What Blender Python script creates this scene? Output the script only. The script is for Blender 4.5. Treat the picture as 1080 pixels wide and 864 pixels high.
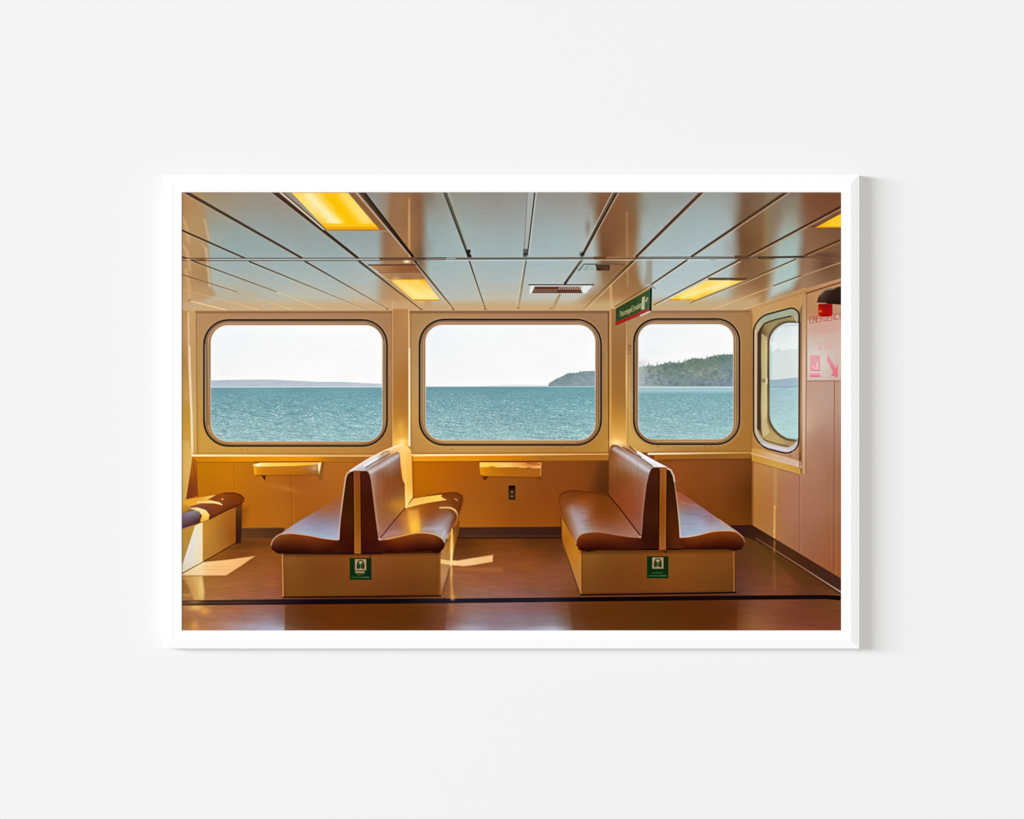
import bpy, bmesh, math, random
import numpy as np

# ---------------------------------------------------------------- clear, camera, light
scene = bpy.context.scene
for o in list(bpy.data.objects): bpy.data.objects.remove(o)
MM = .001
Z_PRINT = 18.6*MM                                     # the print lies 18.6 mm in front of the wall
def P3(x, y, z=0.):                                   # millimetres on the wall -> world (wall in the XZ plane, room towards -Y)
    return ((x-540)*MM, -z, (432-y)*MM)

cam = bpy.data.objects.new('camera', bpy.data.cameras.new('camera')); scene.collection.objects.link(cam)
DIST = 4.5
cam.location = (0, -(DIST+Z_PRINT), 0); cam.rotation_euler = (math.radians(90), 0, 0)
cam.data.sensor_fit = 'HORIZONTAL'; cam.data.sensor_width = 36; cam.data.lens = 36*DIST/1.08
cam.data.clip_start = .1; cam.data.clip_end = 100
scene.camera = cam

world = bpy.data.worlds.new('World'); scene.world = world; world.use_nodes = True
bg = world.node_tree.nodes['Background']; bg.inputs[0].default_value = (1, 1, 1, 1); bg.inputs[1].default_value = 0.07
def softbox(name, loc, sx, sy, power, color=(1, 1, 1)):
    d = bpy.data.lights.new(name, 'AREA'); d.shape = 'RECTANGLE'; d.size = sx; d.size_y = sy; d.energy = power; d.color = color
    o = bpy.data.objects.new(name, d); scene.collection.objects.link(o); o.location = loc
    v = mathutils.Vector(loc); o.rotation_euler = v.to_track_quat('Z', 'Y').to_euler()
    return o
import mathutils
R = 40.
e = math.radians(35)
softbox('key_softbox', (-R*math.cos(e), -R*math.sin(e), 4.5), 30, 7, 15000, (.962, 1, 1.05))  # unseen key light at the left, placed for the frame's shadow
softbox('front_softbox', (-1.5, -R, .8), 5., 4., 9560, (1.033, 1, .955))
scene.view_settings.view_transform = 'Standard'; scene.view_settings.look = 'None'
scene.view_settings.exposure = 0; scene.view_settings.gamma = 1; scene.view_settings.use_curve_mapping = False
scene.render.engine = 'CYCLES'
INK = 1.125                                           # light falling on the print: inks are divided by it

# ---------------------------------------------------------------- materials
def paint(name, col, rough=.6, spec=.2, bump=None, mottling=.0):
    m = bpy.data.materials.new(name); m.use_nodes = True; nt = m.node_tree; b = nt.nodes['Principled BSDF']
    b.inputs['Base Color'].default_value = (*col, 1); b.inputs['Roughness'].default_value = rough; b.inputs['Specular IOR Level'].default_value = spec
    tc = nt.nodes.new('ShaderNodeTexCoord')
    if mottling:
        n = nt.nodes.new('ShaderNodeTexNoise'); n.inputs['Scale'].default_value = 3; n.inputs['Detail'].default_value = 4
        r = nt.nodes.new('ShaderNodeMapRange'); r.inputs[3].default_value = 1-mottling; r.inputs[4].default_value = 1+mottling
        v = nt.nodes.new('ShaderNodeVectorMath'); v.operation = 'SCALE'; v.inputs[0].default_value = col
        nt.links.new(tc.outputs['Object'], n.inputs['Vector']); nt.links.new(n.outputs[0], r.inputs[0]); nt.links.new(r.outputs[0], v.inputs['Scale']); nt.links.new(v.outputs[0], b.inputs['Base Color'])
    if bump:
        n = nt.nodes.new('ShaderNodeTexNoise'); n.inputs['Scale'].default_value = bump[0]; n.inputs['Detail'].default_value = 3
        k = nt.nodes.new('ShaderNodeBump'); k.inputs['Strength'].default_value = bump[1]; k.inputs['Distance'].default_value = .0003
        nt.links.new(tc.outputs['Object'], n.inputs['Vector']); nt.links.new(n.outputs[0], k.inputs['Height']); nt.links.new(k.outputs[0], b.inputs['Normal'])
    return m
M_WALL = paint('wall_paint', (.775,)*3, .9, 0., bump=(160, .04), mottling=.003)
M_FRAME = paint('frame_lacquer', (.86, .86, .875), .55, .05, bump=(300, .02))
M_SIDE = paint('frame_side_darkened', (.28, .277, .27), .8, .05)  # dark tone set to weaken the light bounced beside the frame
M_MAT = paint('mat_board', (.87, .868, .867), .9, 0.)
M_BACK = paint('backing_board', (.35, .33, .30), .9, 0.)
M_INK = bpy.data.materials.new('print_ink'); M_INK.use_nodes = True
_b = M_INK.node_tree.nodes['Principled BSDF']; _a = M_INK.node_tree.nodes.new('ShaderNodeAttribute'); _a.attribute_name = 'ink'
M_INK.node_tree.links.new(_a.outputs['Color'], _b.inputs['Base Color']); _b.inputs['Roughness'].default_value = .9; _b.inputs['Specular IOR Level'].default_value = 0

# ---------------------------------------------------------------- objects
def link(name, me, mat, parent=None, label=None, cat=None, kind=None):
    if mat: me.materials.append(mat)
    o = bpy.data.objects.new(name, me); scene.collection.objects.link(o); o.parent = parent
    if label: o['label'] = label
    if cat: o['category'] = cat
    if kind: o['kind'] = kind
    return o
# wall
me = bpy.data.meshes.new('wall')
me.from_pydata([P3(-1700, 2400), P3(2800, 2400), P3(2800, -1400), P3(-1700, -1400), P3(-1700, 2400, -100), P3(2800, 2400, -100), P3(2800, -1400, -100), P3(-1700, -1400, -100)], [],
               [(0, 1, 2, 3), (7, 6, 5, 4), (0, 4, 5, 1), (1, 5, 6, 2), (2, 6, 7, 3), (3, 7, 4, 0)])
link('wall', me, M_WALL, kind='structure')

art = bpy.data.objects.new('framed_photograph', None); scene.collection.objects.link(art)
art['label'] = 'white framed colour print of a sunlit ferry cabin, hanging on the plain white wall'; art['category'] = 'framed print'
art.location = P3(539.5, 434); art.empty_display_size = .05; OFF = mathutils.Vector(art.location)
def loc(x, y, z): return tuple(mathutils.Vector(P3(x, y, z*MM))-OFF)

def ring_mesh(name, prof, x0, y0, x1, y1):
    """a mitred moulding: prof = (inset from the outer edge, height above the wall), swept round the rectangle"""
    bm = bmesh.new(); rings = []
    for ins, z in prof:
        rings.append([bm.verts.new(loc(*c, z)) for c in ((x0+ins, y0+ins), (x1-ins, y0+ins), (x1-ins, y1-ins), (x0+ins, y1-ins))])
    n = len(rings)
    for i in range(n):
        a, b = rings[i], rings[(i+1) % n]
        for k in range(4): bm.faces.new((a[k], a[(k+1) % 4], b[(k+1) % 4], b[k]))
    bmesh.ops.recalc_face_normals(bm, faces=bm.faces)
    m = bpy.data.meshes.new(name); bm.to_mesh(m); bm.free(); return m
FRAME = [(0, .6), (0, 18.25-.2), (.25, 18.25), (1.1, 18.25+.0), (1.5, 18.25+.15), (8.6, 20-.1), (9.4, 20), (10.2, 20), (10.3, 14.2), (14, 14.2), (14, .6)]
fr = link('frame', ring_mesh('frame', FRAME, 172.2, 184.2, 906.4, 684.2), M_FRAME, art)
fr.data.materials.append(M_SIDE)                      # outer sides coloured darker to cut the glow they bounce onto the wall
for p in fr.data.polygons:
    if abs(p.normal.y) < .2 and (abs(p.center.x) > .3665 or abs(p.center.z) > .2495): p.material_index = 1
MAT = [(0, 15.0), (0, 19.7), (9.6, 19.7), (10.0, 19.3), (10.0, 15.0)]
link('mat_board', ring_mesh('mat_board', [(i, z) for i, z in MAT], 181.8, 193., 897.2, 675.), M_MAT, art)
bm = bmesh.new(); bmesh.ops.create_cube(bm, size=1)
for v in bm.verts: v.co = mathutils.Vector(loc(539.5+v.co.x*704, 434-v.co.z*470, 10.0+v.co.y*16.))
me = bpy.data.meshes.new('backing_board'); bm.to_mesh(me); bm.free(); link('backing_board', me, M_BACK, art)

# ---------------------------------------------------------------------------
# THE PRINT: a small numpy painter that lays the printed picture down in ink
# (the coordinates are millimetres on the wall: x to the right, y downwards)
# ---------------------------------------------------------------------------
PX0, PY0, PX1, PY1 = 191.5, 202.8, 887.0, 665.0     # edges of the printed image
RES = 2.0                                            # ink dots per millimetre
NX, NY = int(round((PX1-PX0)*RES))+1, int(round((PY1-PY0)*RES))+1
gx = np.linspace(PX0, PX1, NX); gy = np.linspace(PY0, PY1, NY)
IMG = np.zeros((NY, NX, 3)); IDS = np.zeros((NY, NX), np.int32)
CLASSES = []

def cid(c):
    if c not in CLASSES: CLASSES.append(c)
    return CLASSES.index(c)
def hx(c):
    if isinstance(c, str): return np.array([int(c[i:i+2], 16)/255 for i in (0, 2, 4)])
    return np.array(c, float)
def vn(x, y, seed=0):                                # value noise in -1..1
    xi = np.floor(x).astype(np.int64); yi = np.floor(y).astype(np.int64)
    fx = x-xi; fy = y-yi; fx = fx*fx*(3-2*fx); fy = fy*fy*(3-2*fy)
    def h(a, b):
        n = (a*374761393 + b*668265263 + seed*974634777) & 0xffffffff
        n = ((n ^ (n >> 13))*1274126177) & 0xffffffff
        return ((n ^ (n >> 16)) & 0xffff)/32767.5-1
    return (h(xi, yi)*(1-fx)+h(xi+1, yi)*fx)*(1-fy)+(h(xi, yi+1)*(1-fx)+h(xi+1, yi+1)*fx)*fy
def fbm(x, y, seed=0, o=3):
    s = 0; a = 1; t = 0
    for k in range(o):
        s = s+a*vn(x*2**k, y*2**k, seed+k); t += a; a *= .55
    return s/t
def spline(p, n=8, closed=True):                     # Catmull-Rom through the points
    p = np.array(p, float); m = len(p); out = []
    rng = range(m) if closed else range(m-1)
    for i in rng:
        if closed: a, b, c, d = p[i-1], p[i], p[(i+1) % m], p[(i+2) % m]
        else: a, b, c, d = p[max(i-1, 0)], p[i], p[i+1], p[min(i+2, m-1)]
        for k in range(n):
            t = k/n
            out.append(.5*((2*b)+(-a+c)*t+(2*a-5*b+4*c-d)*t*t+(-a+3*b-3*c+d)*t**3))
    if not closed: out.append(p[-1])
    return np.array(out)
def rrect(x0, y0, x1, y1, r, n=8):
    pts = []
    for cx, cy, a0 in ((x1-r, y0+r, -90), (x1-r, y1-r, 0), (x0+r, y1-r, 90), (x0+r, y0+r, 180)):
        for k in range(n+1):
            a = math.radians(a0+90*k/n); pts.append((cx+r*math.cos(a), cy+r*math.sin(a)))
    return pts
def rounded(pts, n=9):                               # polygon of (x, y, radius) with rounded corners
    out = []; m = len(pts)
    for i in range(m):
        p = np.array(pts[i][:2]); r = pts[i][2]; a = np.array(pts[i-1][:2])-p; b = np.array(pts[(i+1) % m][:2])-p
        a = p+a/np.hypot(*a)*r; b = p+b/np.hypot(*b)*r
        for k in range(n+1):                         # a superellipse-like corner
            t = k/n; w = .62; q = (1-t)**2*a+2*w*(1-t)*t*p+t*t*b; out.append(tuple(q/((1-t)**2+2*w*(1-t)*t+t*t)))
    return out
def win(pts, pad):
    p = np.asarray(pts)
    i0 = max(0, int((p[:, 0].min()-pad-PX0)*RES)); i1 = min(NX, int((p[:, 0].max()+pad-PX0)*RES)+2)
    j0 = max(0, int((p[:, 1].min()-pad-PY0)*RES)); j1 = min(NY, int((p[:, 1].max()+pad-PY0)*RES)+2)
    if i1 <= i0 or j1 <= j0: return None
    X, Y = np.meshgrid(gx[i0:i1], gy[j0:j1]); return (slice(j0, j1), slice(i0, i1)), X, Y
def seg_d2(X, Y, a, b):
    dx, dy = b[0]-a[0], b[1]-a[1]; L = dx*dx+dy*dy+1e-12
    t = np.clip(((X-a[0])*dx+(Y-a[1])*dy)/L, 0, 1)
    return (X-a[0]-t*dx)**2+(Y-a[1]-t*dy)**2, t
def sdf(X, Y, p):
    d = np.full(X.shape, 1e9); ins = np.zeros(X.shape, bool); n = len(p)
    for i in range(n):
        a, b = p[i], p[(i+1) % n]
        e, _ = seg_d2(X, Y, a, b); d = np.minimum(d, e)
        if a[1] != b[1]:
            c = ((a[1] > Y) != (b[1] > Y)) & (X < (b[0]-a[0])*(Y-a[1])/(b[1]-a[1])+a[0]); ins ^= c
    d = np.sqrt(d); return np.where(ins, -d, d)
def tint(col, X, Y, p=0):                             # one ink, or inks blended smoothly between samples
    if isinstance(col, str): return hx(col)[None, None, :]*np.ones(X.shape+(3,))
    P = np.array([(c[0], c[1]) for c in col], float); C = np.array([hx(c[2]) for c in col]); n = len(P)
    k = lambda d2: -np.sqrt(d2+30.)
    D = ((P[:, None]-P[None])**2).sum(-1); m = C.mean(0)
    A = np.zeros((n+1, n+1)); A[:n, :n] = k(D)+np.eye(n)*2.5; A[n, :n] = 1; A[:n, n] = 1
    w = np.linalg.solve(A, np.vstack([C, np.zeros(3)])); out = np.ones(X.shape+(3,))*w[n]
    for i in range(n): out += k((X-P[i, 0])**2+(Y-P[i, 1])**2)[..., None]*w[i]
    return np.clip(out, C.min(0)-.02, C.max(0)+.02)
def lay(sl, a, c, cls=None, thr=.5):
    IMG[sl] = IMG[sl]*(1-a[..., None])+c*a[..., None]
    if cls: IDS[sl] = np.where(a > thr, cid(cls), IDS[sl])
CLIP = [None]
def clipmul(a, X, Y):
    if CLIP[0] is not None:
        a = a*np.clip(.5-sdf(X, Y, CLIP[0])/.9, 0, 1)
    return a
def fill(pts, col, soft=.9, alpha=1., cls=None, sm=False, tex=None, p=2.2):
    if sm: pts = spline(pts)
    w = win(pts, soft+1)
    if w is None: return
    sl, X, Y = w; d = sdf(X, Y, pts)
    t = np.clip(.5-d/soft, 0, 1)
    if soft > 2: t = t*t*(3-2*t)
    c = tint(col, X, Y, p)
    if tex is not None: c = c*(1+tex(X, Y))[..., None]
    lay(sl, clipmul(t*alpha, X, Y), c, cls)
def line(pts, col, w0=1., w1=None, soft=.8, alpha=1., a1=None, sm=False, cls=None):
    if sm: pts = spline(pts, closed=False)
    pts = np.asarray(pts, float)
    if w1 is None: w1 = w0
    if a1 is None: a1 = alpha
    W = win(pts, max(w0, w1)+soft+1)
    if W is None: return
    sl, X, Y = W
    ls = [0]
    for i in range(len(pts)-1): ls.append(ls[-1]+float(np.hypot(*(pts[i+1]-pts[i]))))
    best = np.full(X.shape, 1e9); T = np.zeros(X.shape)
    for i in range(len(pts)-1):
        d2, t = seg_d2(X, Y, pts[i], pts[i+1]); m = d2 < best
        best = np.where(m, d2, best); T = np.where(m, (ls[i]+t*(ls[i+1]-ls[i]))/ls[-1], T)
    wd = (w0+(w1-w0)*T)/2; cov = np.clip(.5-(np.sqrt(best)-wd)/soft, 0, 1)*np.minimum(1, (2*wd+.3))
    cov = clipmul(cov*(alpha+(a1-alpha)*T), X, Y)
    if isinstance(col, (tuple, list)) and isinstance(col[0], str):
        c = hx(col[0])*(1-T[..., None])+hx(col[1])*T[..., None]
    else: c = tint(col, X, Y)
    lay(sl, cov, c, cls)
def blob(x, y, rx, ry, col, alpha=1., ang=0.):
    R = 2.6*max(rx, ry); W = win([(x-R, y-R), (x+R, y+R)], 0)
    if W is None: return
    sl, X, Y = W; a = math.radians(ang); u = (X-x)*math.cos(a)+(Y-y)*math.sin(a); v = -(X-x)*math.sin(a)+(Y-y)*math.cos(a)
    g = np.exp(-(u/rx)**2-(v/ry)**2)*alpha
    lay(sl, clipmul(g, X, Y), hx(col))
def quad(x0, y0, x1, y1): return [(x0, y0), (x1, y0), (x1, y1), (x0, y1)]
class clip:
    def __init__(s, pts, sm=False): s.p = spline(pts) if sm else pts
    def __enter__(s): s.o = CLIP[0]; CLIP[0] = s.p
    def __exit__(s, *a): CLIP[0] = s.o

GLYPH = {  # strokes of the lettering, box 0..1 wide and 0..1 high (0 = top)
 'E': [[(1,0),(0,0),(0,1),(1,1)],[(0,.5),(.8,.5)]], 'M': [[(0,1),(0,0),(.5,.6),(1,0),(1,1)]],
 'R': [[(0,1),(0,0),(.8,.05),(.95,.27),(.8,.5),(0,.5)],[(.5,.5),(1,1)]], 'G': [[(1,.15),(.7,0),(.2,.08),(0,.5),(.2,.92),(.7,1),(1,.85),(1,.55),(.6,.55)]],
 'N': [[(0,1),(0,0),(1,1),(1,0)]], 'C': [[(1,.15),(.7,0),(.2,.08),(0,.5),(.2,.92),(.7,1),(1,.85)]], 'Y': [[(0,0),(.5,.5),(1,0)],[(.5,.5),(.5,1)]],
 'V': [[(0,0),(.5,1),(1,0)]], 'A': [[(0,1),(.5,0),(1,1)],[(.2,.65),(.8,.65)]], 'U': [[(0,0),(0,.8),(.3,1),(.7,1),(1,.8),(1,0)]],
 'T': [[(0,0),(1,0)],[(.5,0),(.5,1)]], 'I': [[(.5,0),(.5,1)]], 'O': [[(.5,0),(.1,.2),(0,.5),(.1,.8),(.5,1),(.9,.8),(1,.5),(.9,.2),(.5,0)]],
 'S': [[(1,.12),(.6,0),(.1,.1),(.1,.4),(.9,.58),(.95,.9),(.5,1),(0,.88)]], 'L': [[(0,0),(0,1),(.9,1)]], 'D': [[(0,0),(0,1),(.6,1),(1,.7),(1,.3),(.6,0),(0,0)]],
 'P': [[(0,1),(0,0),(.8,.05),(.95,.28),(.8,.52),(0,.52)]], 'a': [[(.1,.4),(.7,.35),(.9,.5),(.9,1)],[(.9,.65),(.2,.68),(.1,.9),(.5,1),(.9,.85)]],
 's': [[(.9,.42),(.3,.35),(.15,.55),(.85,.75),(.7,1),(.1,.93)]], 'e': [[(.1,.68),(.9,.68),(.8,.4),(.3,.36),(.08,.68),(.3,1),(.85,.93)]],
 'n': [[(.1,.36),(.1,1)],[(.1,.5),(.6,.36),(.9,.55),(.9,1)]], 'g': [[(.9,.4),(.3,.36),(.1,.65),(.3,.92),(.9,.88)],[(.9,.36),(.9,1.15),(.6,1.3),(.1,1.22)]],
 'r': [[(.15,.36),(.15,1)],[(.15,.55),(.5,.38),(.85,.4)]], 'l': [[(.5,0),(.5,1)]], 'v': [[(.05,.36),(.5,1),(.95,.36)]],
 't': [[(.4,.1),(.4,.9),(.8,1)],[(.1,.38),(.8,.38)]], 'o': [[(.5,.36),(.1,.5),(.1,.85),(.5,1),(.9,.85),(.9,.5),(.5,.36)]]}
def text(s, o, u, v, col, w=.6, alpha=1., fillw=.72):
    """lettering along vector u (whole line) with height vector v"""
    o = np.array(o, float); u = np.array(u, float); v = np.array(v, float); n = len(s)
    for i, ch in enumerate(s):
        for st in GLYPH.get(ch, []):
            line([o+u*((i+.14+a*fillw)/n)+v*b for a, b in st], col, w, soft=.6, alpha=alpha)
def paint_print():
    """the printed picture: a sunny ferry cabin with benches and windows on the water"""
    fine = lambda X, Y: .012*fbm(X/2.2, Y/1.1, 3)
    # ---------------- rear wall, whole background first
    fill(quad(180, 320, 800, 600), [(200,340,'b08a60'),(240,333,'a98260'),(330,333,'a67f5e'),(410,350,'a37c58'),(412,420,'a5784c'),(440,340,'a88358'),
        (438,400,'b28f5e'),(438,440,'bd9254'),(540,333,'a27d60'),(636,350,'9a7452'),(638,420,'a0763f'),(638,465,'b0803e'),(664,350,'a5835c'),(665,420,'bb9a66'),
        (666,465,'c79d58'),(725,333,'a07c60'),(785,350,'a07a4e'),(786,400,'9c7244'),(787,460,'a07038'),(210,400,'b08a54'),(212,460,'c29548'),
        (300,476,'b98a48'),(380,476,'b28040'),(410,460,'a87440'),(500,475,'b68c50'),(600,474,'a9783c'),(720,473,'a87a44'),(770,472,'a07238')], cls='printed_rear_wall', tex=fine)
    # ---------------- ceiling
    ceil = [(180,195),(900,195),(900,293),(848,306),(803,322.5),(783,327.5),(180,328.5)]
    cc = [(215,215,'9b8a70'),(240,212,'988b78'),(230,250,'95a09a'),(300,215,'968b80'),(280,240,'929c98'),(300,262,'95a3a1'),(250,268,'92a3a3'),(350,262,'93a1a0'),
      (240,290,'a3aeab'),(300,290,'a0aeae'),(350,295,'a2b0af'),(390,300,'aab2ae'),(250,310,'b3aa95'),(320,312,'b9b4a4'),(380,316,'bdb09a'),
      (460,215,'8f8c82'),(458,250,'94a3a3'),(480,240,'99a5a2'),(470,290,'a3b0b0'),(520,215,'928f88'),(520,250,'9aa6a6'),(530,290,'a3b1b1'),(500,312,'b4b6ac'),(530,318,'c0b49e'),
      (600,215,'96928c'),(590,250,'9cacac'),(620,250,'a3aba8'),(570,290,'a8b5b6'),(610,290,'a6b2b3'),(600,315,'bab8ac'),
      (700,215,'929893'),(700,250,'a0aeae'),(740,240,'9faeb0'),(770,230,'9fa8a6'),(700,285,'a9b8b9'),(750,285,'abbabb'),(770,300,'a9b9bc'),(715,312,'b4bfc2'),(740,318,'b8b8a6'),
      (860,220,'7a5640'),(870,255,'7c5a42'),(860,285,'836148'),(840,220,'7d6350'),(800,315,'a98660')]
    fill(ceil, cc, cls='printed_ceiling', tex=lambda X, Y: .012*fbm(X/9, Y/1.2, 5)+.01*fbm(X/3, Y/2, 6))
    def softcol(pts, col, soft, alpha=1.):
        with clip(ceil): fill(pts, col, soft=soft, alpha=alpha)
    # warm mirror images of the pillars in the glossy panels
    softcol([(180,195),(212,195),(219,235),(220,275),(222,300),(228,312),(180,330)], [(195,215,'a88058'),(212,230,'a68c68'),(197,250,'b08c62'),(212,262,'a88a64'),(197,290,'b08a60'),(212,295,'a4835e'),(200,310,'b8936a'),(215,308,'b39470')], 6)
    for p in ([(188,222),(196,238),(199,255)], [(190,255),(198,268),(200,285)], [(196,285),(199,300),(200,314)]):
        with clip(ceil): line(p, 'd9b184', 2.5, soft=3, alpha=.45, sm=True)
    with clip(ceil):
        line([(216,232),(220,252)], 'd4b894', 2, soft=3, alpha=.5); line([(217,262),(219.5,285),(221,302)], 'e3c4a0', 1.6, soft=2.4, alpha=.6, sm=True)
        line([(212,258),(216,262),(214,258)], 'd4b894', 1, soft=2, alpha=.4)
    softcol([(403,195),(447,195),(448,273),(449,300),(456,330),(398,330),(401,300)], [(408,215,'8c6a50'),(425,215,'966f4c'),(442,215,'7e5c42'),(408,245,'8a6a52'),(425,250,'9a714c'),(440,250,'8a6548'),
        (410,265,'8f6c4f'),(428,265,'a0774f'),(443,268,'6f543f'),(408,285,'9c7a5c'),(430,285,'93694a'),(410,310,'b08a64'),(440,300,'a98058'),(425,320,'bd9468')], 12)
    softcol([(398,195),(412,195),(409,240),(402,240)], '988d80', 8, .6)
    softcol([(626,195),(676,195),(674,240),(673,273),(676,290),(690,330),(598,330),(632,300),(631,272)], [(635,215,'7c583e'),(650,215,'80583a'),(668,215,'7e6248'),(637,245,'7a553a'),(655,245,'7f573a'),
        (668,255,'8a6a4c'),(640,268,'6e4c34'),(655,272,'8f6844'),(640,290,'8a6a4e'),(655,290,'8e6644'),(672,290,'8d7050'),(650,310,'a07850'),(640,320,'b08a5a'),(670,305,'94704a')], 13)
    softcol([(673,275),(680,275),(684,298),(676,300)], 'a6aca4', 7, .5)
    softcol([(682,275),(688,272),(688,300),(680,300)], '8a7f6c', 4, .6)
    softcol([(779,195),(815,195),(813,235),(810,272),(812,300),(800,330),(768,330),(772,300),(777,272),(776,240)], [(785,215,'6f5440'),(800,215,'7a6350'),(795,240,'7a5a3c'),(790,260,'6c4c34'),(800,268,'806342'),
        (790,290,'7d5d42'),(800,300,'8a6648'),(780,310,'a58462'),(795,318,'b08860')], 14)
    softcol([(822,205),(842,205),(846,250),(842,273),(843,290),(835,305),(810,316),(815,290),(818,260),(824,230)], [(832,215,'83786a'),(835,235,'98998a'),(828,255,'9aaaa2'),(838,262,'9fb3ae'),(825,285,'a6b8b4'),(835,290,'a4bcb6'),(820,305,'b0bcb8')], 12)
    softcol([(808,200),(822,200),(812,270),(806,268)], '86785c', 8, .6)
    softcol([(846,195),(900,195),(900,300),(840,320),(843,300),(847,275),(850,255)], [(860,215,'754e38'),(880,210,'714b33'),(865,240,'7e5a42'),(880,262,'7a5840'),(858,270,'886650'),(870,290,'7e5e48'),(850,300,'9a7a60'),(880,290,'7c5c44')], 7)
    with clip(ceil):
        for (x, y, rx, ry, c, a) in ((396,212,7,16,'8f8880',.5),(452,205,7,14,'7a6450',.5),(452,262,5,12,'8a8478',.45),(402,305,8,14,'a89a80',.45),(625,208,7,12,'7c6854',.55),(629,300,7,14,'a49a86',.5),(678,215,7,14,'86806c',.5),(676,262,5,12,'94988e',.4),
              (775,215,8,18,'8a847a',.5),(772,262,7,12,'8c887c',.45),(770,305,8,10,'a8a490',.5),(818,214,9,14,'7c6a58',.45),(846,232,7,20,'84705e',.45),(850,285,7,14,'8c7660',.4),(720,208,30,7,'8e8c82',.4),(560,207,60,6,'8c8880',.35)): blob(x, y, rx, ry, c, a)
    blobs = [(872,277,12,10,'5e4030',.7),(868,269,14,3,'54392c',.5),(620,240,3,9,'6b5040',.4)]
    with clip(ceil):
        for b in blobs: blob(*b)
        # soft warm rim where the ceiling meets the wall
        fill([(180,318),(600,318.5),(800,314),(800,340),(180,340)], [(200,322,'c0a07a'),(300,322,'c4a884'),(420,322,'c09e76'),(600,322,'bea078'),(760,322,'bca27c')], soft=11, alpha=.9)
        line([(431.5,210),(431.7,272)], 'c0935f', 1.4, soft=2, alpha=.7); blob(431.5,240,1.2,26,'d2a878',.5); blob(429,276,3,1.2,'f5e2c0',.9)
        line([(429.5,280),(431,328)], 'd2ac7c', 1.2, soft=2.5, alpha=.5); line([(414,318),(414,328)], 'dcb684', .8, soft=1.4, alpha=.5)
        line([(661,225),(662,300)], 'b88e5c', 1.4, soft=3, alpha=.6); line([(644,300),(645,328)], 'd6ac74', 2.4, soft=3, alpha=.7)
        line([(808,215),(806,268)], '9a7a50', 3, soft=5, alpha=.35)
        # seams running towards the wall
        S = line
        def seam(p, w0, w1, c='4a382a', hi='c0b6a2', side=1, ha=.6, a=1., a1=None):
            (x0, y0), (x1, y1) = p; L = math.hypot(x1-x0, y1-y0); nx, ny = -(y1-y0)/L*side, (x1-x0)/L*side
            o0, o1 = w0/2+.5, w1/2+.5
            line([(x0+nx*o0, y0+ny*o0), (x1+nx*o1, y1+ny*o1)], hi, .9, soft=1.2, alpha=ha)
            line(p, c, w0, w1, alpha=a, a1=a1)
        seam(((193,201),(318,272)), 3.4, 2.2, hi='a9998a', a=.95)
        seam(((188,241.3),(258,272.3)), 2., 1.6, hi='b5a48c')
        seam(((322,276),(410,326.5)), 1.9, .8, c=('4d4034','8d6d48'), hi='b8b4a4', a=.95, a1=.7)
        seam(((263,276),(390,328)), 1.6, .7, c=('4d3f32','a88458'), hi='c3b8a0', a1=.6)
        seam(((190,270.6),(204,274.8)), 2.2, 1.4, c='553a28')
        seam(((204,275.6),(292,308)), 1.4, 1., c=('5d4a38','8c745a'), ha=.3); line([(292,308),(340,326.5)], 'e0bc8c', 1, .9, alpha=.7)
        line([(190,289),(250,308)], ('7c5c40','a08058'), 1.2, 1); line([(250,308),(307,326.5)], ('c8a070','e4c090'), .9, alpha=.7)
        line([(192,305),(272,326.5)], ('c89c6c','e4c092'), 1, alpha=.6); line([(200,317.5),(238,326.8)], 'ecc898', 1.2, alpha=.8)
        blob(200,317,1.2,.8,'6a4c34',.8)
        seam(((288.5,202),(377.5,272.3)), 4.4, 2.6, c=('4b3226','3f2e22'), hi='a89888', side=1, ha=.7)
        seam(((379,275.8),(445,327)), 2.6, 1.2, c=('51463a','7f6444'), hi='c7bba0', ha=.5, side=-1)
        # frame of the big lamp
        fill([(292.5,202),(300.5,202),(344.5,242.5),(341,242.5)], '857868', soft=.8)
        line([(294.5,202),(341.5,242)], 'dccfc0', 1.2, alpha=.95); line([(297.6,202),(343.5,241.6)], '4e382a', .9, alpha=.9); line([(299,202),(344,241)], 'b09a70', .8, alpha=.6)
        fill([(366.5,202),(374.5,202),(410,242),(410,243.5),(343.5,243.5),(343.5,242),(399.5,242)], '88603e', soft=.9)
        line([(344,243.3),(408,243.5)], 'b5a898', .8, alpha=.6)
        line([(374.6,202),(433,270.5)], 'c2b098', 1.5, 1.1, alpha=.85)
        line([(376.6,202),(434.5,270.5)], '7a6048', 1.6, 1.2, alpha=.9)
        line([(380.5,202),(435,270.5)], ('4d3a2a','2c241c'), 4.4, 2.4); line([(383.8,202),(436.3,270.5)], '241c16', 1.5, 1.2)
        line([(438,276),(479,327)], ('3d3428','8a6c48'), 3., 1.5, alpha=.95); line([(436.5,277),(476,325)], ('b5aa94','d0b48c'), 1.1, alpha=.8); line([(440,276.5),(481,327)], 'b8b09c', .8, alpha=.5)
        line([(469.2,202),(494,270)], ('5e5b50','57564c'), 4.0, 2.4); line([(467.7,202),(492.5,268)], '3c362c', 1.1, alpha=.8)
        line([(472.5,202),(496,268)], '9d9a88', 2.4, 1, alpha=.75); fill([(491.5,264),(496,263),(497.5,271.5),(493,271.5)], '2a2622')
        blob(496.5,267.5,1,1.2,'c9cfcc',.8)
        line([(495,275.5),(512,326.5)], ('47413a','8a7150'), 1.8, 1.2, alpha=.95); line([(493.8,276),(510,324)], 'b8b4a6', .8, alpha=.5)
        fill([(556.5,202),(564.5,202),(556.5,268),(552.5,268)], 'a2a5a0', alpha=.9); line([(556.3,202),(552.6,266)], '7c8078', 1, alpha=.9)
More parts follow.
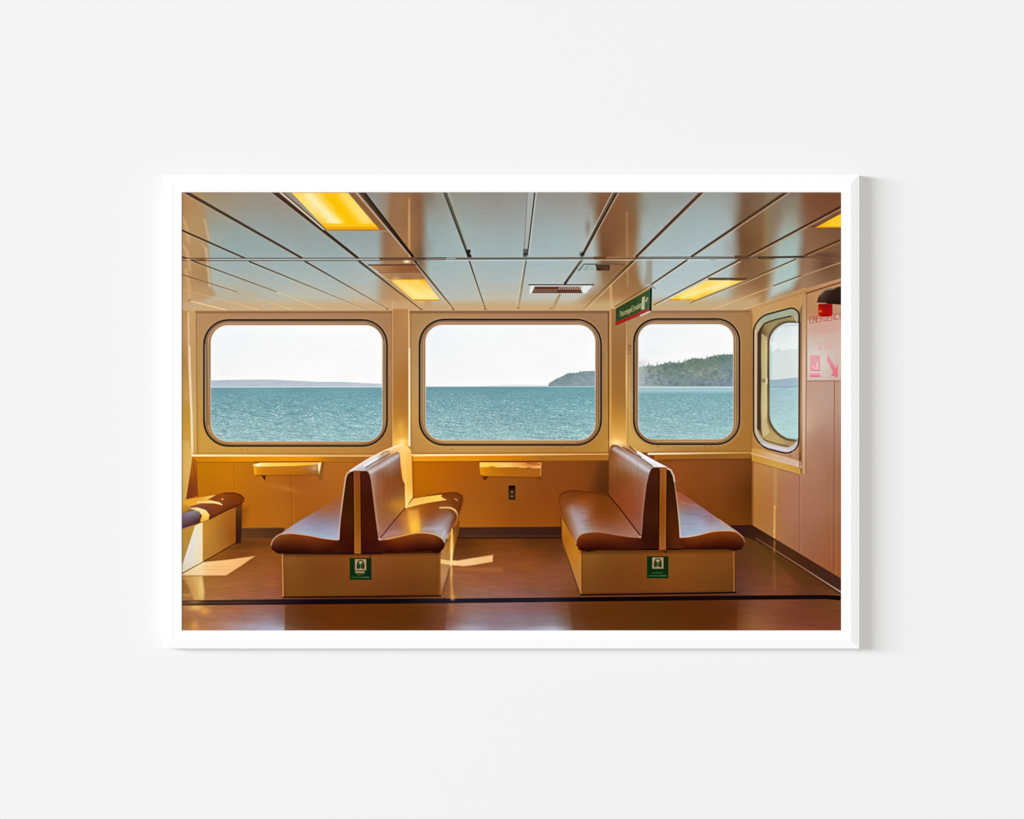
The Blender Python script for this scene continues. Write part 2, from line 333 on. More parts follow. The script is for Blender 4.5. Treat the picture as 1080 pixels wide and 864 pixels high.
        line([(564.2,202),(556.3,269)], '3c3630', 1.5, 1.2); line([(565.8,202),(558,268)], 'c8ccc8', .9, alpha=.7)
        fill([(552,262.5),(556.8,262.5),(556,271),(551.5,271)], '4c4c48', alpha=.8); blob(554,268,1.5,1,'1d1a18',.9)
        line([(554.8,275),(547,324)], ('5a5850','b49a70'), 1.6, 2.2, alpha=.9); line([(553,276),(545,322)], 'd4c4a0', .9, alpha=.6); blob(546.5,325,1.2,1,'8a6a48',.8)
        line([(650,202),(614.4,269)], ('65503e','4a4036'), 5., 2.6); line([(653.2,202),(616.6,268.5)], 'b49c84', 1, alpha=.9); line([(651.2,202),(615.5,268)], '241c16', 1.3, 1)
        line([(646.8,202),(612.4,267)], 'b4aa9c', 1.1, alpha=.9); blob(613.8,268.5,2.2,2.4,'1c1814',.9)
        line([(613.5,274.5),(596,299)], ('6a6050','40281c'), 2.8, 2.6); line([(615.2,275),(599,297)], '9aa09a', 1, alpha=.7)
        line([(590,311),(582,326)], ('a08a68','c09a68'), 2.2, 1.6, alpha=.9); line([(591.5,311),(583.5,326)], '7a6a54', .7, alpha=.6); blob(581,325.5,1.2,1,'8a6a48',.7)
        line([(672,271),(615,326.8)], ('41301f','a8845c'), 2.4, 1.1); line([(674,271.8),(617,327.2)], 'd2b286', 1., alpha=.7)
        line([(742,201),(671.5,270.7)], ('573c2c','4c382a'), 4.4, 2.9); line([(744.6,201.5),(673.5,271)], 'bfae98', 1, alpha=.85); line([(738.6,202),(668,270)], 'b0aa9c', .8, alpha=.5)
        line([(832.5,201),(729.5,270.5)], ('553c2a','4a382a'), 3.8, 2.2); line([(834,202.3),(731,271.8)], 'c0a688', 1, alpha=.8)
        line([(724.5,274.5),(688,299.5)], ('4a3a2c','644a34'), 2.2, 1.8); line([(726,275.3),(690,300)], 'd0c8b6', .9, alpha=.8)
        line([(888,217.5),(788,271)], ('4b2e20','4a3426'), 2.4, 1.9); line([(888,220),(790,272)], 'b08e6c', 1.1, alpha=.8)
        line([(780.5,274),(690,321.5)], ('5a442e','6f5a42'), 2., 1.2); line([(781,275.8),(692,322)], 'dcc8a6', .9, alpha=.8)
        line([(888,252.5),(849,269.3)], '52351f', 1.9, 1.9); line([(888,254.6),(852,270)], 'a88664', .8, alpha=.6)
        line([(839,273.5),(790,295),(728,319.5)], ('5c4632','96764e'), 1.5, 1.2); line([(840,274.8),(790,296.8),(730,320.5)], 'd2b68c', .8, alpha=.7)
        line([(888,276.5),(845,291.5)], 'b08a66', 1.2, alpha=.9); line([(845,290.5),(816,301.5)], '7a5a40', 1.3); line([(816,302),(750,327)], ('c89e70','dcb888'), 1.2, alpha=.8); line([(845,292.5),(816,303.5)], 'c8c8b4', .8, alpha=.5)
        line([(849,304.2),(783,327)], ('c0966a','d8b07c'), 1.3, alpha=.8)
        line([(888,294),(848,305.8)], '9a6e4a', 1.6); 
        # seam across
        line([(191,272.7),(545,272.2),(730,271.2),(888,271.5)], '57483c', 1.1, soft=1, alpha=.85)
        line([(191,274.9),(360,274.9),(480,273.5),(730,272.8),(775,272.6)], '3f3630', .9, soft=1, alpha=.85)
        line([(216,273.8),(360,273.8),(480,272.8)], 'b8bcb6', 1, soft=.8, alpha=.8); line([(470,274.8),(775,274)], 'd0d4d0', .9, soft=1, alpha=.7)
        line([(191,272),(198,273.2)], '7a5034', 2, alpha=.8); blob(199,274,3,.9,'f0cf9c',.9); blob(213,273.8,5,1.4,'7a4c30',.9)
        line([(401,272.8),(448,272.8)], '5a3a28', 2.2, alpha=.8); blob(429,276,3,1.4,'f8e6c8',.7); line([(440,272.4),(470,272.2)], '4a3a30', 1.6, alpha=.7)
        line([(627,272.2),(640,272.2)], '6a452c', 3, alpha=.9); line([(640,271.8),(670,271.6)], 'a0744a', 1.6, alpha=.8)
        fill([(775,269.5),(790,270.2),(790,273.3),(775,273)], '5c4434', soft=1.2); line([(800,271.8),(848,270.8)], '40342a', 2., soft=1.2); line([(848,270),(888,273)], '7c5238', 1.4, alpha=.8)
        line([(803,272.5),(816,272.5)], '5e4a34', 2.2, alpha=.7); fill([(748,272.8),(756,272.8),(755,274.4),(750,274.4)], '8a9a98')
        line([(840,273.3),(888,277)], '9a7a60', .6, alpha=.3)
    # ---------------- lamps in the ceiling
    fill([(299.5,195),(359.5,195),(399.7,242),(344.5,242)], [(303,205,'eec458'),(320,205,'f3d070'),(330,214,'f5dc8c'),(318,215,'f6d465'),(345,232,'f4dc96'),(335,222,'f3d88a'),(352,236,'f1d890'),(345,208,'efb828'),(355,222,'efb90c'),
        (365,232,'f3be10'),(350,212,'f2bc18'),(340,206,'f0c040'),(362,206,'f2c544'),(372,218,'f5cd50'),(382,230,'f5d068'),(388,237,'f1c040'),(375,238,'f0b818'),(330,228,'f4c85a'),(340,236,'f0b820')],
        cls='printed_ceiling_lamp#a', p=3.2)
    with clip([(300.5,195),(365.8,195),(399.7,242),(344.5,242)]):
        line([(326,206),(356,237)], 'fbecc0', 6, 8, soft=9, alpha=.9); line([(316,206),(338,228)], 'f8dc88', 3, soft=5, alpha=.4); line([(346,204),(370,234)], 'f2b808', 6, 8, soft=9, alpha=.6); line([(362,206),(386,234)], 'f7dc90', 5, 7, soft=8, alpha=.6)
        line([(336,204),(352,220)], 'f6d878', 1.5, soft=3, alpha=.5)
        fill([(330,235.5),(420,237),(420,250),(330,250)], 'f2b010', soft=2.2, alpha=.8); fill([(330,239.7),(420,239.7),(420,250),(330,250)], 'e39a0c', soft=1.2, alpha=.9)
        line([(344,237.8),(398,238)], 'f8cc38', 1, alpha=.6); line([(360,203.4),(366,203.4)], 'c89a40', 1, alpha=.5)
    fill([(388.5,279.4),(438,279.4),(444,287.5),(401,287.5)], [(395,281,'a88260'),(420,283,'8c5c3c'),(436,284,'875a3c'),(402,286,'a07850')], cls='printed_ceiling_lamp#b')
    line([(388.5,279.6),(438,279.4)], '5a3a28', 1.3); fill([(399,287),(443,287),(449,295),(411,295)], [(405,290,'a98360'),(425,291,'9c7350'),(445,291,'a07852')], cls='printed_ceiling_lamp#b')
    line([(396,286),(411,296)], 'd9c3a0', .8, alpha=.6); line([(400,287.6),(443,287.6)], '7a5034', .8, alpha=.7)
    fill([(411.5,295),(447.5,294.6),(463.8,316.3),(436,316.3)], [(416,297,'f2b840'),(430,298,'f4c860'),(445,297,'f0b030'),(435,306,'f8d878'),(448,306,'f6d070'),(458,313,'f8dc88'),(440,314,'f8d468'),(425,304,'f3b83c'),(450,314,'f8dc90')], cls='printed_ceiling_lamp#b', p=3)
    line([(418,297),(444,314)], 'fbe8a8', 5, 8, soft=9, alpha=.7); line([(440,298),(458,314)], 'fae09a', 4, soft=7, alpha=.5); line([(436,316.6),(464,316.6)], 'd8920e', 1.4); line([(412,295.2),(447,294.9)], 'd89418', .9, alpha=.8); line([(448.5,294.6),(465,316)], 'c8a070', 1, alpha=.8)
    fill([(747,293),(789.5,293),(789.5,295.5),(747,295.5)], '634632', cls='printed_ceiling_lamp#c')
    fill([(745.5,295.8),(783,296.4),(734,316.3),(706,316)], [(745,300,'f6cc58'),(770,298,'f6cc60'),(755,303,'f8dc88'),(735,308,'fae090'),(720,314,'f8c83c'),(740,312,'f4b820'),(760,303,'f6d070')], cls='printed_ceiling_lamp#c', p=3)
    line([(706,316.2),(734,316.5)], 'd8920c', 1.5); line([(734,316.5),(784,296.6)], 'a87c48', 1, alpha=.9); line([(768,299),(720,313)], 'fbeab0', 4, 5, soft=6, alpha=.75)
    line([(744,297),(706,315)], 'e6dcc0', .9, alpha=.6); line([(728,318),(790,294.5)], 'd8c8ac', .8, alpha=.4)
    fill([(852,239.3),(888,228),(888,240),(860.7,240)], '6a4430', alpha=.9, cls='printed_ceiling_lamp#d')
    fill([(860.5,239.8),(888,225),(888,239.8)], [(868,238,'f4b010'),(885,230,'f8c828'),(880,236,'f4c040'),(887,228,'e8b010')], cls='printed_ceiling_lamp#d'); line([(861,239.6),(888,239.6)], 'd08c10', 1)
    # ---------------- vents
    fill([(559.5,300.8),(625.5,300.8),(618,309.5),(558,309.5)], [(562,305,'dcdcd6'),(620,305,'d8dcdc')], cls='printed_air_vent#a'); line([(558,300.5),(626,300.5)], '3e322c', 1.3)
    fill([(564,302.3),(614.5,302.3),(614.5,309.2),(561,309.2)], [(568,306,'63402f'),(590,306,'60402f'),(605,306,'6c4836')], cls='printed_air_vent#a')
    line([(561.5,308.7),(614,308.7)], '6a3a26', 1, alpha=.8)
    for k in range(20): line([(563.2+k*2.55,308.6),(565+k*2.55,302.8)], '4e2e20', .8, alpha=.6)
    for k in range(10): line([(563.5+k*2.5,308),(565+k*2.5,305.4)], 'a88c78', .9, alpha=.75)
    for k in range(11): line([(589.5+k*2.35,305.2),(590.8+k*2.35,302.8)], 'd8c8ba', .9, alpha=.75)
    blob(616,304.5,1,1,'8a7a6c',.7); fill([(612,302.6),(618,302.6),(617,308),(613.5,308)], 'e8e8e4', alpha=.8)
    fill([(616,278.6),(658.5,278.6),(656,281),(643,286),(611,286)], [(615,284,'a8b8b4'),(626,282,'acb8b4'),(645,282,'8a6444')], alpha=.7, cls='printed_air_vent#b', )
    line([(610.5,285.5),(616,278.7),(655,278.6),(658.5,280)], '5d5348', 1.2); fill([(628.5,279.8),(643.5,279.8),(642.8,285.6),(629,285.6)], '4a3224'); fill([(612,285.5),(617,279.8),(628,279.8),(628,285.5)], '9aa8a2', alpha=.8); blob(632.5,284,1.5,1.2,'1e1410',.8)
    line([(617,285.5),(620,280)], '7c9088', 1, alpha=.8); line([(628,279.8),(642,279.8)], '3c2c20', .9, alpha=.7)
    for k in range(5): line([(631+k*2.3,285),(632+k*2.3,281)], '7a5c40', .7, alpha=.6)
    # ---------------- top of the rear wall
    line([(180,327.2),(800,326.6)], 'c79f70', 1, alpha=.5)
    line([(207,329.3),(414,329.3)], '86603e', 2., soft=2.2, alpha=.9); line([(432,329.3),(643,329.2)], '7e5a3e', 2.2, soft=2.2, alpha=.9); line([(662,329.2),(790,328.5)], '8a6646', 2., soft=2.2, alpha=.85)
    for x in (408.5,444.5,478,512): blob(x,326.2,1.4,.9,'7c5a3c',.7)
    # left corner post
    fill([(180,328),(199.5,328),(202.5,481),(203,488),(196,527),(180,530)], [(194,335,'b4885a'),(194,380,'a9804e'),(195,430,'b5893e'),(194,470,'c79a48'),(198,350,'bb9068'),(200,420,'c0965e'),(195,500,'cfa65a'),(193,520,'c49a50')], cls='printed_pillar#a', tex=fine)
    fill([(199.3,328),(206.5,328),(206.5,480),(202.3,480)], [(203,335,'bd986a'),(203,380,'bb9466'),(204,440,'c2a06a'),(204,475,'c79c58')], cls='printed_pillar#a')
    line([(198.6,330),(199.3,380),(202,440),(202.8,480)], ('d9b488','f0d8b4'), 1.8, 2.4, soft=1.4, alpha=.85)
    line([(200,366),(202.8,468)], 'f2ddc8', 1.3, soft=1.4, alpha=.7); line([(206.8,328),(208.5,480)], '8a6640', .9, alpha=.8); line([(210,328),(210.5,478)], 'a5804e', .7, alpha=.4)
    fill([(186,465),(200,465),(203,482),(196,527),(186,527)], [(192,480,'d0a660'),(195,515,'c79c58'),(200,480,'d8b878')], soft=3, alpha=.5)
    # pillars between the windows
    fill([(414,326),(431.5,326),(432,470),(414,480)], [(420,335,'ab7c50'),(429,335,'b28458'),(420,380,'a87a4c'),(428,400,'a4713c'),(420,430,'a87438'),(429,440,'b07c38'),(423,455,'ca903c'),(423,465,'f2b858')], cls='printed_pillar#b', tex=fine)
    line([(414,327),(414,470)], 'd0a87c', .9, alpha=.6); line([(412.8,328),(413,478)], '8f6840', 1, alpha=.6)
    line([(431.2,327),(431.8,470)], ('d8ac76','ffeccc'), 1.2, 1.8, alpha=.95); line([(431.8,368),(432,470)], 'ffeccc', 1.3, alpha=.9); line([(433.4,328),(433.8,478)], '94703e', .9, alpha=.7)
    blob(424,466,5,3,'ffd890',.9); blob(423,452,4,9,'e8b050',.5)
    fill([(643,326),(661,326),(660.5,480),(641.5,480)], [(650,335,'96704c'),(656,335,'997350'),(652,380,'94693c'),(656,420,'9c6e38'),(650,440,'b8843e'),(652,455,'d09a4c'),(650,465,'f0b868')], cls='printed_pillar#c', tex=fine)
    line([(641.6,329),(642,480)], '644222', 1.2, alpha=.9); line([(643.8,327),(644,470)], ('cfa06a','d8a050'), 1.6, soft=1.6, alpha=.85)
    line([(661,328),(660.8,470)], ('c09a68','d8b070'), 1., alpha=.7); blob(660.7,398,.9,28,'eac88e',.8); line([(662.2,330),(662,470)], '97733f', .7, alpha=.6); blob(650,467,6,3,'ffe0a8',.8)
    blob(664,368,2,5,'7c5c3a',.5); blob(411,375,2,5,'8a683c',.35); blob(635.5,376,1.6,5,'7a5a3c',.4)
    # little fixings
    for x in (664.5,): line([(x-1.5,364),(x+1.5,366)], '6a4a30', .9, alpha=.7); line([(x-2,373),(x+2,373)], '7a5a3c', .8, alpha=.6)
    for x, y in ((410.5,373),(410.5,378),(635.8,373),(635.8,379)): line([(x-1.5,y),(x+1.5,y)], '8a6848', .9, alpha=.6)
    for y in (366,372,378,384): blob(441,y,.9,.8,'806038',.6)
    # ---------------- windows
    def window(tag, ox0, oy0, ox1, oy1, r, gx0, gy0, gx1, gy1, gr, view, rim):
        P = 'printed_window#%s' % tag
        fill(rrect(ox0-3, oy0-3, ox1+3, oy1+3, r+3), rim, soft=3.5, alpha=.55)
        fill(rrect(ox0, oy0, ox1, oy1, r), rim, cls=P+'/printed_window_frame')
        for k, c, w, al in ((-1.4, 'c9a67c', 1., .35), (-.2, '281c18', 1.9, 1.), (1.6, '9a8470', 1., .6), (2.6, '5e4432', .9, .6), (3.8, 'c4aa8c', .9, .45)):
            pts = rrect(ox0+k, oy0+k*.8, ox1-k, oy1-k*.8, max(r-k, 3)); line(pts+[pts[0]], c, w, soft=1.0, alpha=al)
        pts = rrect(ox0+.9, oy0+.6, ox1-.6, oy1-.9, r-1); line(pts[27:]+[pts[0]], '35261c', 1.0, soft=1.2, alpha=.5); line(pts[9:27], '4a3626', .9, soft=1.2, alpha=.5)
        pts = rrect(gx0-1.2, gy0-1.1, gx1+1.2, gy1+1.1, gr+1.2); line(pts+[pts[0]], '7a5c46', 1.1, soft=1.2, alpha=.4)
        g = rrect(gx0, gy0, gx1, gy1, gr)
        with clip(g): view(P)
        line(g+[g[0]], 'ddd2c2', .8, soft=1, alpha=.5)
    def sky(P, x0, x1, y0=338, y1=412):
        fill(quad(x0, y0, x1, y1), [(x0,y0,'ebeef0'),(x0+15,y0+25,'edeff2'),(x0+60,y0+20,'f1f2f3'),(x1,y0,'f4f4f4'),(x1-20,y1,'f5f5f4'),(x0,y1,'f3f2f0'),((x0+x1)/2,y0+40,'f4f5f5')], soft=.3, cls=P+'/printed_sky', tex=lambda X, Y: .012*fbm(X/34+3, Y/12, 14, 3)*(Y < 398))
    def sea(P, x0, x1, yh, tint_k=0.):
        def wtex(X, Y):
            d = np.maximum(Y-yh, .4); s = .9+d*.04
            n = .6*fbm(X/(s*2.6), d**.62*4.4, 11, 4)+.55*vn(X/(s*.9), d**.62*8.5, 31)+.5*vn(X/1.3, Y/.75, 32)
            return n*(.03+.115*np.clip(d/26, 0, 1))+.03*fbm(X/40, d**.5*1.2, 33, 2)
        fill(quad(x0, yh, x1, 480), [(x0,yh+2,'7099a3'),(x0,yh+20,'78a2a9'),(x0,yh+38,'87aab0'),(x0,yh+56,'a6c3c3'),((x0+x1)/2,yh+2,'6b99a2'),((x0+x1)/2,yh+15,'769fa8'),((x0+x1)/2,yh+38,'84a9ae'),((x0+x1)/2,yh+56,'9bbcbe'),
              (x1,yh+2,'6d9ca4'),(x1,yh+20,'7aa7ae'),(x1,yh+40,'88afb4'),(x1,yh+56,'9cbec1')], soft=.8, cls=P+'/printed_sea', tex=wtex)
        W = win([(x0, yh+2), (x1, 475)], 0); sl, X, Y = W; d = np.maximum(Y-yh, .4); s = .9+d*.04
        n = .7*fbm(X/(s*2.2)+50, d**.62*5.6, 77, 3)+.5*vn(X/1.5, Y/.8, 78)
        a = np.clip((n-.26)*2.8, 0, 1)*np.clip(d/24, 0, 1)*.62; lay(sl, clipmul(a, X, Y), hx('d0e2e2'))
        a = np.clip((-n-.24)*2.8, 0, 1)*np.clip(d/14, 0, 1)*.5; lay(sl, clipmul(a, X, Y), hx('47808a'))
    def sea3(P, x0, x1, yh):
        sea(P, x0, x1, yh); fill(quad(x0, yh, x1, 480), 'a9cccf', soft=.5, alpha=.22)
    def ridge(pts, jag, seed, base):
        top = spline(pts, closed=False, n=14); r = random.Random(seed); out = []
        for (x, y) in top: out.append((x, y-jag*abs(r.gauss(0, .8))))
        return out+[(top[-1][0], base), (top[0][0], base)]
    def v1(P):
        sky(P, 215, 408)
        fill(ridge([(215,401.5),(235,401),(262,400.6),(285,400.6),(310,401.6),(335,402.8),(360,403),(385,404.2),(408,405)], .15, 1, 408.5), [(225,404,'b0bbc8'),(300,404,'b3bec9'),(400,406,'bcc5cc')], cls=P+'/printed_far_shore', tex=lambda X,Y: .015*fbm(X/8,Y/2,4))
        sea(P, 215, 408, 408.6); line([(215,408.3),(408,408)], 'ccd6da', .9, alpha=.8)
        fill([(215,440),(235,470),(250,480),(215,480)], 'c0d4d2', soft=12, alpha=.35)
    def v2(P):
        sky(P, 440, 635)
        fill([(505,407.2),(540,405.6),(580,406),(580,409),(505,409)], 'd9dfe3', alpha=.8, soft=1)
        fill(ridge([(578,408),(579.3,404.5),(585,401),(593,397),(600,394),(607,393.8),(613,392.2),(620,391.8),(632,391.3)], .45, 3, 408.2), [(583,403,'81959a'),(600,398,'7b9092'),(605,404,'899ca2'),(622,396,'85979c'),(625,404,'8c9ca8')], cls=P+'/printed_headland', tex=lambda X,Y: .07*fbm(X/3,Y/2,8))
        sea(P, 440, 635, 408); line([(440,407.8),(578,407.3)], 'b9c8cc', .8, alpha=.6); line([(578,408),(635,408)], 'c0d0d6', 1, alpha=.6)
    def v3(P):
        sky(P, 665, 780)
        fill(ridge([(668,389),(676,387.5),(684,386.2),(690,386.6),(698,384.5),(706,382.8),(713,383.5),(722,382),(728,379.5),(735,378.5),(743,379),(752,376.3),(760,375.2),(768,374.6),(780,373.5)], 1.15, 5, 408.3),
             [(680,392,'8b9896'),(680,402,'97a3a8'),(700,390,'76887e'),(710,402,'7f9094'),(725,386,'6e8075'),(735,392,'7f8c84'),(740,402,'788a8e'),(755,382,'6c8076'),(752,392,'85908a'),(765,390,'7a8c90'),(770,402,'7c9098')], cls=P+'/printed_headland', tex=lambda X,Y: .09*fbm(X/2.6,Y/2.2,18,3))
        W = win([(670,384),(776,406)], 0); sl, X, Y = W; n = fbm(X/3.2, Y/2.4, 61, 3)
        inside = (IDS[sl] == cid(P+'/printed_headland'))
        lay(sl, clipmul(np.clip((n-.12)*3, 0, 1)*.5*inside*np.exp(-((Y-393)/6)**2), X, Y), hx('a3a890')); lay(sl, clipmul(np.clip((-n-.1)*3, 0, 1)*.45*inside, X, Y), hx('5d6f72'))
        fill([(668,380),(681,380),(679,409),(668,409)], 'b4bcc0', soft=10, alpha=.5)
        for x, h in ((684,4.5),(693,4),(707,3),(716,3),(723,4),(731,3),(746,3),(757,3)): 
            yb = np.interp(x, [684,707,723,746,757,770], [386.5,383,381.5,377.5,375.5,374.5]); fill([(x-1.1,yb+2),(x+1.1,yb+2),(x+.2,yb-h)], '84928e', soft=.8)
        sea3(P, 665, 780, 408.3); line([(665,408.4),(780,408.6)], 'd3dfe2', 1.3, alpha=.85); fill(quad(665,409,780,414), 'c2d8dc', soft=4, alpha=.5)
    rim1 = [(230,340,'b38a68'),(300,340,'ae8766'),(390,340,'a88462'),(218,360,'a88464'),(219,400,'a98a68'),(220,450,'ab8350'),(230,465,'c09048'),(300,468,'c08f50'),(390,468,'a87c4c'),(405,360,'a07a58'),(405,410,'8c6c50'),(406,450,'a07848')]
    rim2 = [(x+((227 if x < 320 else 226)), y, c) for x, y, c in rim1]
    window('a', 215.3, 337.7, 408, 470.3, 26, 222.4, 343.2, 403.2, 465.6, 18, v1, rim1)
    window('b', 442.7, 337.3, 633.8, 469.3, 26, 448.8, 342.8, 627.8, 464.4, 18, v2, rim2)
    rim3 = [(680,340,'ac8966'),(725,339,'aa8868'),(770,340,'a07c58'),(671,380,'8f7050'),(671,440,'9a7a50'),(680,465,'a88350'),(725,466,'b09068'),(776,360,'a2825e'),(776,420,'96704c'),(772,460,'ad875c')]
    window('c', 668.8, 336.7, 779.7, 468.4, 24, 673.3, 342.1, 773.4, 463.3, 16, v3, rim3)
    for (x0, x1, y) in ((245,380,467.6),(470,606,466.6),(692,756,465.7)): line([(x0,y),(x1,y)], 'd0a870', 1., soft=1.2, alpha=.4)
    line([(218.2,360),(219.4,448)], '5a4232', 1., alpha=.6); line([(404.9,360),(405.6,448)], 'bfa07a', 1, alpha=.5); line([(630.8,360),(630.9,446)], '7a5e46', 1.2, alpha=.5)
    # tiny scuffs by the sill
    for x, y in ((255,474),(261,474.5),(375.5,472.5),(477.5,474),(592,471.5),(593,471),(694.5,471.5),(744,471),(750.5,471)):
        line([(x-1,y-1),(x+.6,y+1)], '8a5c34', .8, alpha=.6)
    # ---------------- sill and lower wall
    fill([(203,479.5),(793,476.6),(793,560),(203,562)], [(215,500,'b4720e'),(240,500,'bd7512'),(230,515,'b46c14'),(260,500,'b56d18'),(280,512,'ac6820'),(265,530,'a96418'),(290,545,'a8641c'),(312,505,'9e5a20'),
        (325,520,'a05c22'),(345,500,'a5642a'),(330,540,'9c5a1c'),(440,495,'b5680c'),(450,510,'b0640c'),(465,500,'b0620e'),(480,500,'a85c14'),(500,510,'9c5716'),(492,530,'9a5a20'),(500,548,'a05c1c'),(520,545,'985518'),
        (540,535,'8a4c18'),(545,508,'8c5020'),(575,505,'83481c'),(575,530,'854618'),(580,548,'8a4a14'),(610,500,'80441a'),(630,505,'6e3d18'),(638,515,'5c3212'),(620,512,'7a4118'),
        (712,500,'8a4c22'),(735,500,'80481f'),(760,505,'7c4620'),(780,500,'70401c'),(740,530,'7a4218'),(770,540,'703c14'),(789,520,'5c3210'),(760,550,'74400f'),(720,515,'84481e')], cls='printed_wainscot', tex=fine)
    fill([(203,481),(434,481),(434,487.2),(203,487.2)], [(210,484,'c47f18'),(250,484,'d88a12'),(300,484,'e0900c'),(335,484,'d8890c'),(345,484,'ad6e24'),(400,484,'a06428')], cls='printed_wainscot')
    fill([(434,481),(642,480),(642,485.5),(434,487)], [(440,484,'e29220'),(500,484,'d88a18'),(545,483,'c87c14'),(570,483,'a86c28'),(630,483,'a26a28')])
    fill([(690,480),(793,478.5),(793,484),(690,485)], [(700,482,'a06426'),(740,481,'8f5e28'),(785,481,'94602a')])
    line([(205,487.5),(414,487.6)], '935a18', 1, alpha=.6); line([(435,487.2),(642,486)], '8a4e14', 1, alpha=.7); line([(700,485.2),(793,484.2)], '5f3614', 1.1, alpha=.8)
    line([(203,480.6),(414,480.8)], ('f5dca0','d0a060'), 2., alpha=.95); line([(203,480.3),(350,480.4)], 'fff0cc', 1.1, alpha=.95, a1=0)
    line([(433,480.3),(641.5,479)], ('ffe4a8','dfa050'), 2.1, 1.6, alpha=.95); line([(450,480.1),(610,479.4)], 'fff2c8', .9, alpha=.9, a1=0)
    line([(684,478.8),(793,477.5)], ('fff0c8','c08e48'), 2.1, 1.5, alpha=.95); line([(203,478),(414,478.3)], 'a07438', 1, soft=1.6, alpha=.5); line([(435,478),(640,476.8)], '98703a', 1, soft=1.6, alpha=.5); line([(690,476.3),(793,475.4)], '8a6030', 1, soft=1.6, alpha=.5)
    fill([(203,482),(208,487),(208.5,523),(196,528)], [(203,495,'a55e18'),(201,515,'7a3c1e'),(206,520,'84431c')], soft=1.2); line([(204,490),(209,524)], '6a341c', 1, alpha=.5)
    line([(246,488),(246.3,519)], '9c5e12', .8, alpha=.7); line([(245,488),(245.3,519)], 'c98420', .6, alpha=.5); line([(307,502),(308,555)], '8c4e18', .9, alpha=.7); line([(309,502),(310,555)], 'b4702c', .6, alpha=.35)
    line([(492,488),(493,520)], '94520c', .8, alpha=.25); blob(300,515,16,2.5,'c98438',.35,12)
    fill([(251,532),(262,536),(258,556),(250,556)], '7c4416', soft=8, alpha=.5)
    # sun on the wall right of pillar
    # skirting
    fill([(250,556.8),(300,556.5),(300,569),(250,569.5)], [(260,560,'5c3a20'),(290,560,'4f301c'),(270,567,'5e3a20')], cls='printed_skirting'); line([(255,557),(300,556.8)], '8a5a2a', .8, alpha=.6); line([(255,568),(290,567.8)], '7a5028', .8, alpha=.5)
    fill([(478,556.3),(594,555.6),(594,569),(478,569.5)], [(490,560,'47281a'),(530,560,'43241a'),(585,560,'3c1f18'),(500,567,'4c2e1c')], cls='printed_skirting'); line([(486,565.5),(594,565.3)], '5c3e28', .8, alpha=.6); line([(482,567.7),(594,567.6)], '2a140e', 1, alpha=.7)
    fill([(770,554.2),(793.5,553.6),(793.5,572),(770,572)], [(780,558,'35181a'),(790,560,'3a1d16')], cls='printed_skirting')
    # ---------------- floor
    fill([(180,568.8),(594,568.3),(793,567),(900,628),(900,680),(180,680)], [(255,577,'6e401c'),(275,580,'80481e'),(290,590,'895025'),(240,590,'85501f'),(270,600,'90572c'),(290,618,'96583a'),(225,615,'9c6a38'),(255,615,'9a603c'),
        (205,645,'a07050'),(230,650,'a06c4c'),(250,645,'9a6450'),(285,643,'8a6058'),(240,662,'a98478'),(285,662,'9690a0'),(200,660,'a47448'),(270,628,'8c5a3c'),
        (320,645,'5c3012'),(350,660,'633212'),(400,645,'5a2e0e'),(430,655,'5c3010'),(460,650,'663a20'),(470,660,'7c5448'),(475,605,'94603c'),(490,578,'5a3216'),(500,580,'6c3e18'),(520,575,'703f18'),(560,573,'5c3214'),(585,580,'5e3418'),
        (520,595,'8a502a'),(560,590,'834a20'),(500,612,'945a40'),(540,615,'8c5644'),(580,610,'86503a'),(500,625,'8a6250'),(560,625,'7e5444'),(485,645,'8a6558'),(520,650,'846a6c'),(560,648,'80646a'),(500,662,'8f8490'),(545,662,'8b7f8c'),(585,662,'8d8894'),(590,648,'76564c'),
        (602,600,'845036'),(600,620,'784a30'),(612,650,'5f3618'),(640,655,'60340f'),(700,650,'57300f'),(750,655,'592c0e'),(775,645,'603218'),(790,650,'7c4e34'),(800,660,'835638'),(830,650,'76422e'),(870,655,'74402a'),(880,640,'6b4024'),
        (790,590,'5e3820'),(800,580,'5c3c1c'),(790,610,'6a3e2c'),(810,600,'64401f'),(830,615,'764428'),(810,620,'74442e'),(850,622,'5c3620'),(780,622,'5c3a30')], cls='printed_floor',
        tex=lambda X, Y: .05*fbm(X/8, Y/.9, 41, 3)+.035*fbm(X/26, Y/3, 44, 2)+.025*fbm(X/1.6, Y/1.2, 43))
    with clip([(180,638),(900,633),(900,680),(180,680)]):
        for b in ((270,662,26,5,'a6a2b4',.55),(295,664,14,4,'b2b4c4',.6),(250,652,30,3,'8c6a60',.3),(495,663,18,4,'aca8b8',.6),(580,664,16,3.5,'b0b4c4',.7),(540,655,30,6,'8c7880',.35),(560,664,30,3,'a8a4b0',.4),(515,645,18,3,'96706c',.35),(800,662,16,6,'906040',.5)): blob(*b)
    with clip([(300,636),(478,636),(472,680),(300,680)]): fill([(300,636),(472,636),(468,680),(300,680)], [(320,645,'5e3214'),(360,655,'63340f'),(440,650,'5a300f'),(465,650,'683e28')], soft=3, alpha=.6)
    line([(300,638),(300,668)], '8a6a60', 1.2, soft=2, alpha=.25)
    fill([(600,636),(778,633),(776,680),(606,680)], [(620,650,'5c3216'),(690,650,'56300f'),(760,650,'582c10')], soft=5, alpha=.55)
    blob(610,660,6,14,'6c4430',.4); 
    # right-hand wall
    rw = [(793,325),(803,321.6),(848,305),(900,290),(900,618),(793,556.5)]
